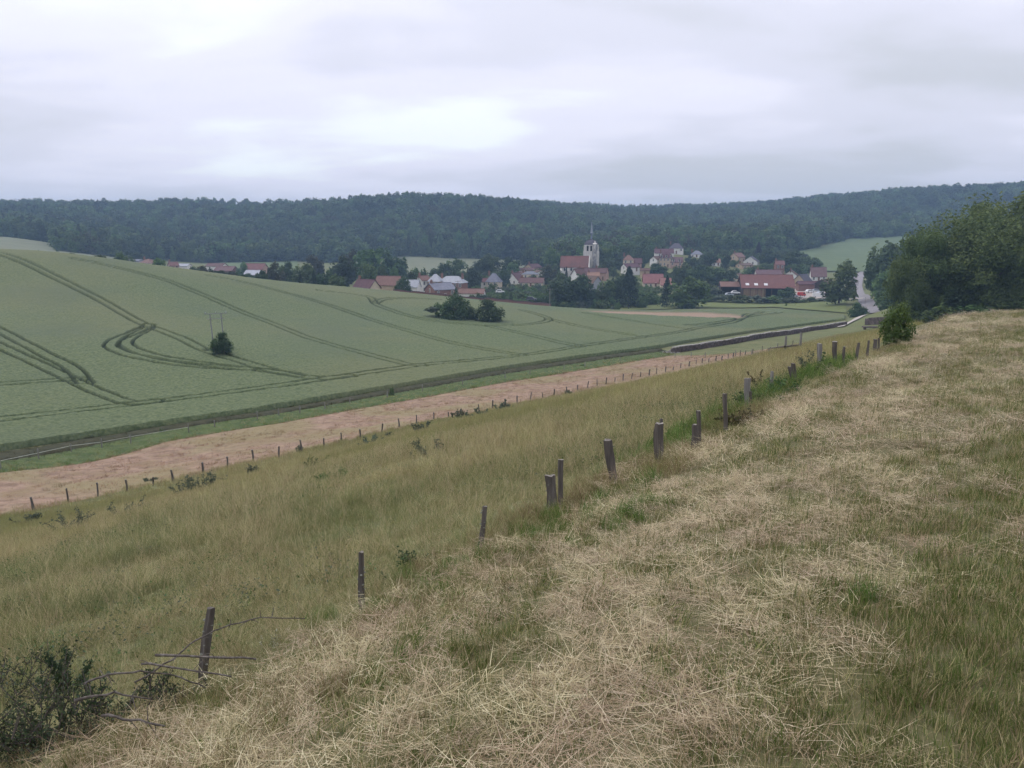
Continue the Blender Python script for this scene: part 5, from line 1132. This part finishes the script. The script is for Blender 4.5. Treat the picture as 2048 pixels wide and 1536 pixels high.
# blackthorn thicket at the lower left
for i,(px,py,h,w,n,lb) in enumerate(((60,1500,.62,.75,34,'dark thorny bush filling the lower left corner'),(190,1470,.45,.6,26,'dark thorn bush under the cut branches, lower left'),(330,1420,.28,.5,20,'low thorn scrub around the nearest post foot'),(20,1400,.62,.5,16,'thorn bush at the left frame edge, behind the corner one'))):
    p=hit(px,py); leafy('thorn_bush','bush',lb,p,shoots(n,h,w,400+i,5,.75,.5),(5200,3300,1700,2000)[i],.0105,m_thorn,m_twig,410+i,.05)
p=hit(125,1400); leafy('thorn_bush','bush','tall upright thorn shoots rising at the lower left',p,[[(0.,0,0),(-.02,.0,.15),(-.05,.02,.3),(-.11,.02,.46)],[(0.05,0,0),(.07,0,.16),(.06,.0,.32),(.08,.02,.5)],[(0.1,0,0),(.15,0,.14),(.21,.02,.26),(.27,.04,.36)],[(-.05,0,0),(-.12,0,.1),(-.2,.02,.2)],[(.02,0,0),(.0,-.02,.2),(.03,-.02,.36)]],1500,.013,m_thorn,m_twig,431,.045)
def branch(pts,r0,r1,label,seed,m=m_cut,Y=None,twigs=6):
    r=np.random.default_rng(seed); P=[np.array(at(px,py,y)) for px,py,y in pts]; o0=P[0]; Q=[]
    for a,b in zip(P[:-1],P[1:]):
        for k in range(4): Q.append(a+(b-a)*k/4-o0+r.normal(0,.004,3))
    Q.append(P[-1]-o0); n=len(Q); e=ob('cut_branch',None,loc=o0); tag(e,label,'branch','cut branches beside the nearest post'); b=MB(); b.tube(Q,[(r0+(r1-r0)*i/(n-1))*(1+.18*r.random()) for i in range(n)],6); b.build('stem',m,e,True)
    for k in range(twigs):
        i=r.integers(1,n-1); d=r.normal(0,1,3); d/=np.linalg.norm(d); l=.03+.09*r.random(); b=MB(); b.tube([Q[i],Q[i]+d*l*.6,Q[i]+d*l+np.array([0,0,-.01])],[.0035,.0025,.001],4); b.build('twig',m,e)
yp=6.0
branch([(310,1311,4.9),(400,1313,4.85),(512,1318,4.8)],.0085,.006,'thick pale bare branch lying level across the nearest post',1)
branch([(283,1327,4.75),(360,1337,4.7),(463,1353,4.7)],.007,.0045,'thinner bare branch just below the level one',2)
branch([(168,1366,4.4),(215,1348,4.5),(280,1344,4.6),(350,1350,4.8),(412,1376,4.9)],.007,.004,'arched bare branch bowing up left of the nearest post',3)
branch([(270,1366,5.0),(345,1318,5.1),(390,1280,5.2),(440,1256,5.3),(520,1234,5.5),(610,1237,5.7)],.006,.0035,'long thin bramble cane arching over to the right of the post',4,twigs=10)
branch([(150,1400,4.2),(230,1385,4.3),(300,1398,4.4)],.008,.004,'short bare branch half buried in the thorn bush',5)
branch([(200,1430,4.0),(260,1440,4.0),(330,1452,4.0)],.008,.005,'pale stick at the foot of the thorn bush',6)
m_pale=fol('pale_lichen_twigs',(.30,.32,.22),(.42,.43,.31),(.55,.55,.42),.05,.1)
for i,(px,py,h,lb) in enumerate(((543,1300,.20,'pale lichen covered twig cluster right of the bramble cane'),(457,1350,.12,'small pale lichen twigs right of the nearest post'))):
    p=hit(px,py); leafy('lichen_twigs','twigs',lb,p,shoots(6,h,.12,450+i,3),260,.007,m_pale,m_twig,455+i,.02,stem_r=.003)
# shrubs in and below the fence
m_dock=fol('reddish_dock_leaves',(.045,.05,.02),(.085,.075,.032),(.14,.10,.05),.1,.25)
SH=[(825,1140,.30,.34,8,700,.018,m_leafd,'dark little thorn shrub behind the second nearest post','thorn_bush'),
 (1055,1045,.12,.1,4,120,.013,m_leafd,'tiny dark plant beside the stout pale topped post','weed'),
 (1432,870,.16,.16,5,200,.022,m_leafd,'small dark plant left of the thin knotty post','weed'),
 (1475,852,.42,.55,12,700,.032,m_dock,'reddish leaved dock plants at the fence before the tall grey post','dock_plant'),
 (1522,812,.42,.7,16,1100,.034,m_leaf,'leafy shrub right of the tall grey post','shrub'),
 (1558,795,.42,.7,14,1000,.036,m_leaf,'leafy shrub around the slim grey post','shrub'),
 (1590,778,.34,.6,12,800,.036,m_leafd,'dark leafy shrub at the tilted post pair','shrub'),
 (1519,778,1.0,.15,2,110,.045,m_dock,'thin reddish sapling between the grey posts','sapling'),
 (1604,765,1.25,.22,2,150,.05,m_leaf,'slender sapling with large leaves right of the tilted posts','sapling'),
 (1630,742,.7,.8,10,500,.03,m_leafg,'pale flowering weeds under the pale square post','weed')]
for i,(px,py,h,w,n,nl,lf,ml,lb,nm) in enumerate(SH):
    p=hit(px,py)
    leafy(nm,{'thorn_bush':'bush','dock_plant':'plant'}.get(nm,nm),lb,p,shoots(n,h,w,500+i,2,1.,.15),nl,lf*.8,ml,m_twig,520+i,.09 if w>.3 else .06)
# young tree at the end of the fence
xy=hit(1792,690)[:2]; z=float(tz(*xy)); h=at(1795,606,xy[1])[2]-z; e=ob('young_tree',None,loc=(*xy,z)); tag(e,'bushy light green young tree at the far end of the fence','tree')
YT=crown('crown',m_leafl,777,'bush',26,5200,.030,z0=-.1,inner=.3); w_=66/F*xy[1]; ob('crown',YT,e,scl=(w_*.95,w_*.95,h)); ob('trunk',TRK[0],e,scl=(w_*.8,w_*.8,h))
# thistles and grey weeds in the meadow
WD=[(392,985,1.9,1.1,30,'largest grey green thistle patch in the meadow'),(60,1045,.9,.7,12,'thistles at the left frame edge below the first small post'),(152,1062,1.0,.8,14,'thistle clump second from left below the hay field'),(250,1035,1.1,.6,12,'low green weeds right of the thistle clump at left'),(300,965,.6,.5,8,'small weed tuft near the row of small posts'),(513,950,.6,.6,10,'small thistle clump right of the largest patch'),(617,942,.9,.6,12,'thistle clump above the pale green nettles'),(665,962,1.3,.4,14,'pale green nettle patch in the meadow'),(747,890,.8,.7,10,'thistles by the small posts, middle of the row'),(776,878,.6,.6,9,'thistles right of the middle ones by the small posts'),(845,866,1.3,.9,16,'dark weeds beside the small posts, centre'),(862,908,1.0,.5,12,'low weeds in the open meadow below the centre posts'),(925,840,1.4,.9,16,'thistles along the small posts right of centre'),(960,835,1.3,.9,16,'next thistles along the small posts'),(1010,822,1.5,.9,16,'rightmost dense thistles along the small posts'),(1140,790,.8,.7,8,'few thistles far along the small posts'),(600,905,.6,.6,8,'weeds around the eleventh small post')]
for i,(px,py,w,h,n,lb) in enumerate(WD):
    p=hit(px,py); leafy('thistle_clump' if 'nettle' not in lb else 'nettle_patch','weeds',lb,p,shoots(n,h,w,600+i,3,1.,.2),n*75,.042*max(.6,p[1]/50),m_leafg if 'nettle' not in lb else m_leafl,m_twig,640+i,.09,group='weeds in the meadow')
# ------------------------------------------------------------------ air
m_air=bpy.data.materials.new('haze'); m_air.use_nodes=True; t_=m_air.node_tree; t_.nodes.clear()
o_=t_.nodes.new('ShaderNodeOutputMaterial'); v_=t_.nodes.new('ShaderNodeVolumePrincipled'); v_.inputs['Color'].default_value=(.46,.69,1,1); v_.inputs['Density'].default_value=.00032
t_.links.new(v_.outputs[0],o_.inputs['Volume'])
hb=MB(); hb.box(-2300,2300,-2300,2300,ZMIN-1,max(ZMAX+24,12)); hz=hb.build('haze',m_air); hz['kind']='stuff'; tag(hz,'thin blue grey haze lying over the valley','haze')
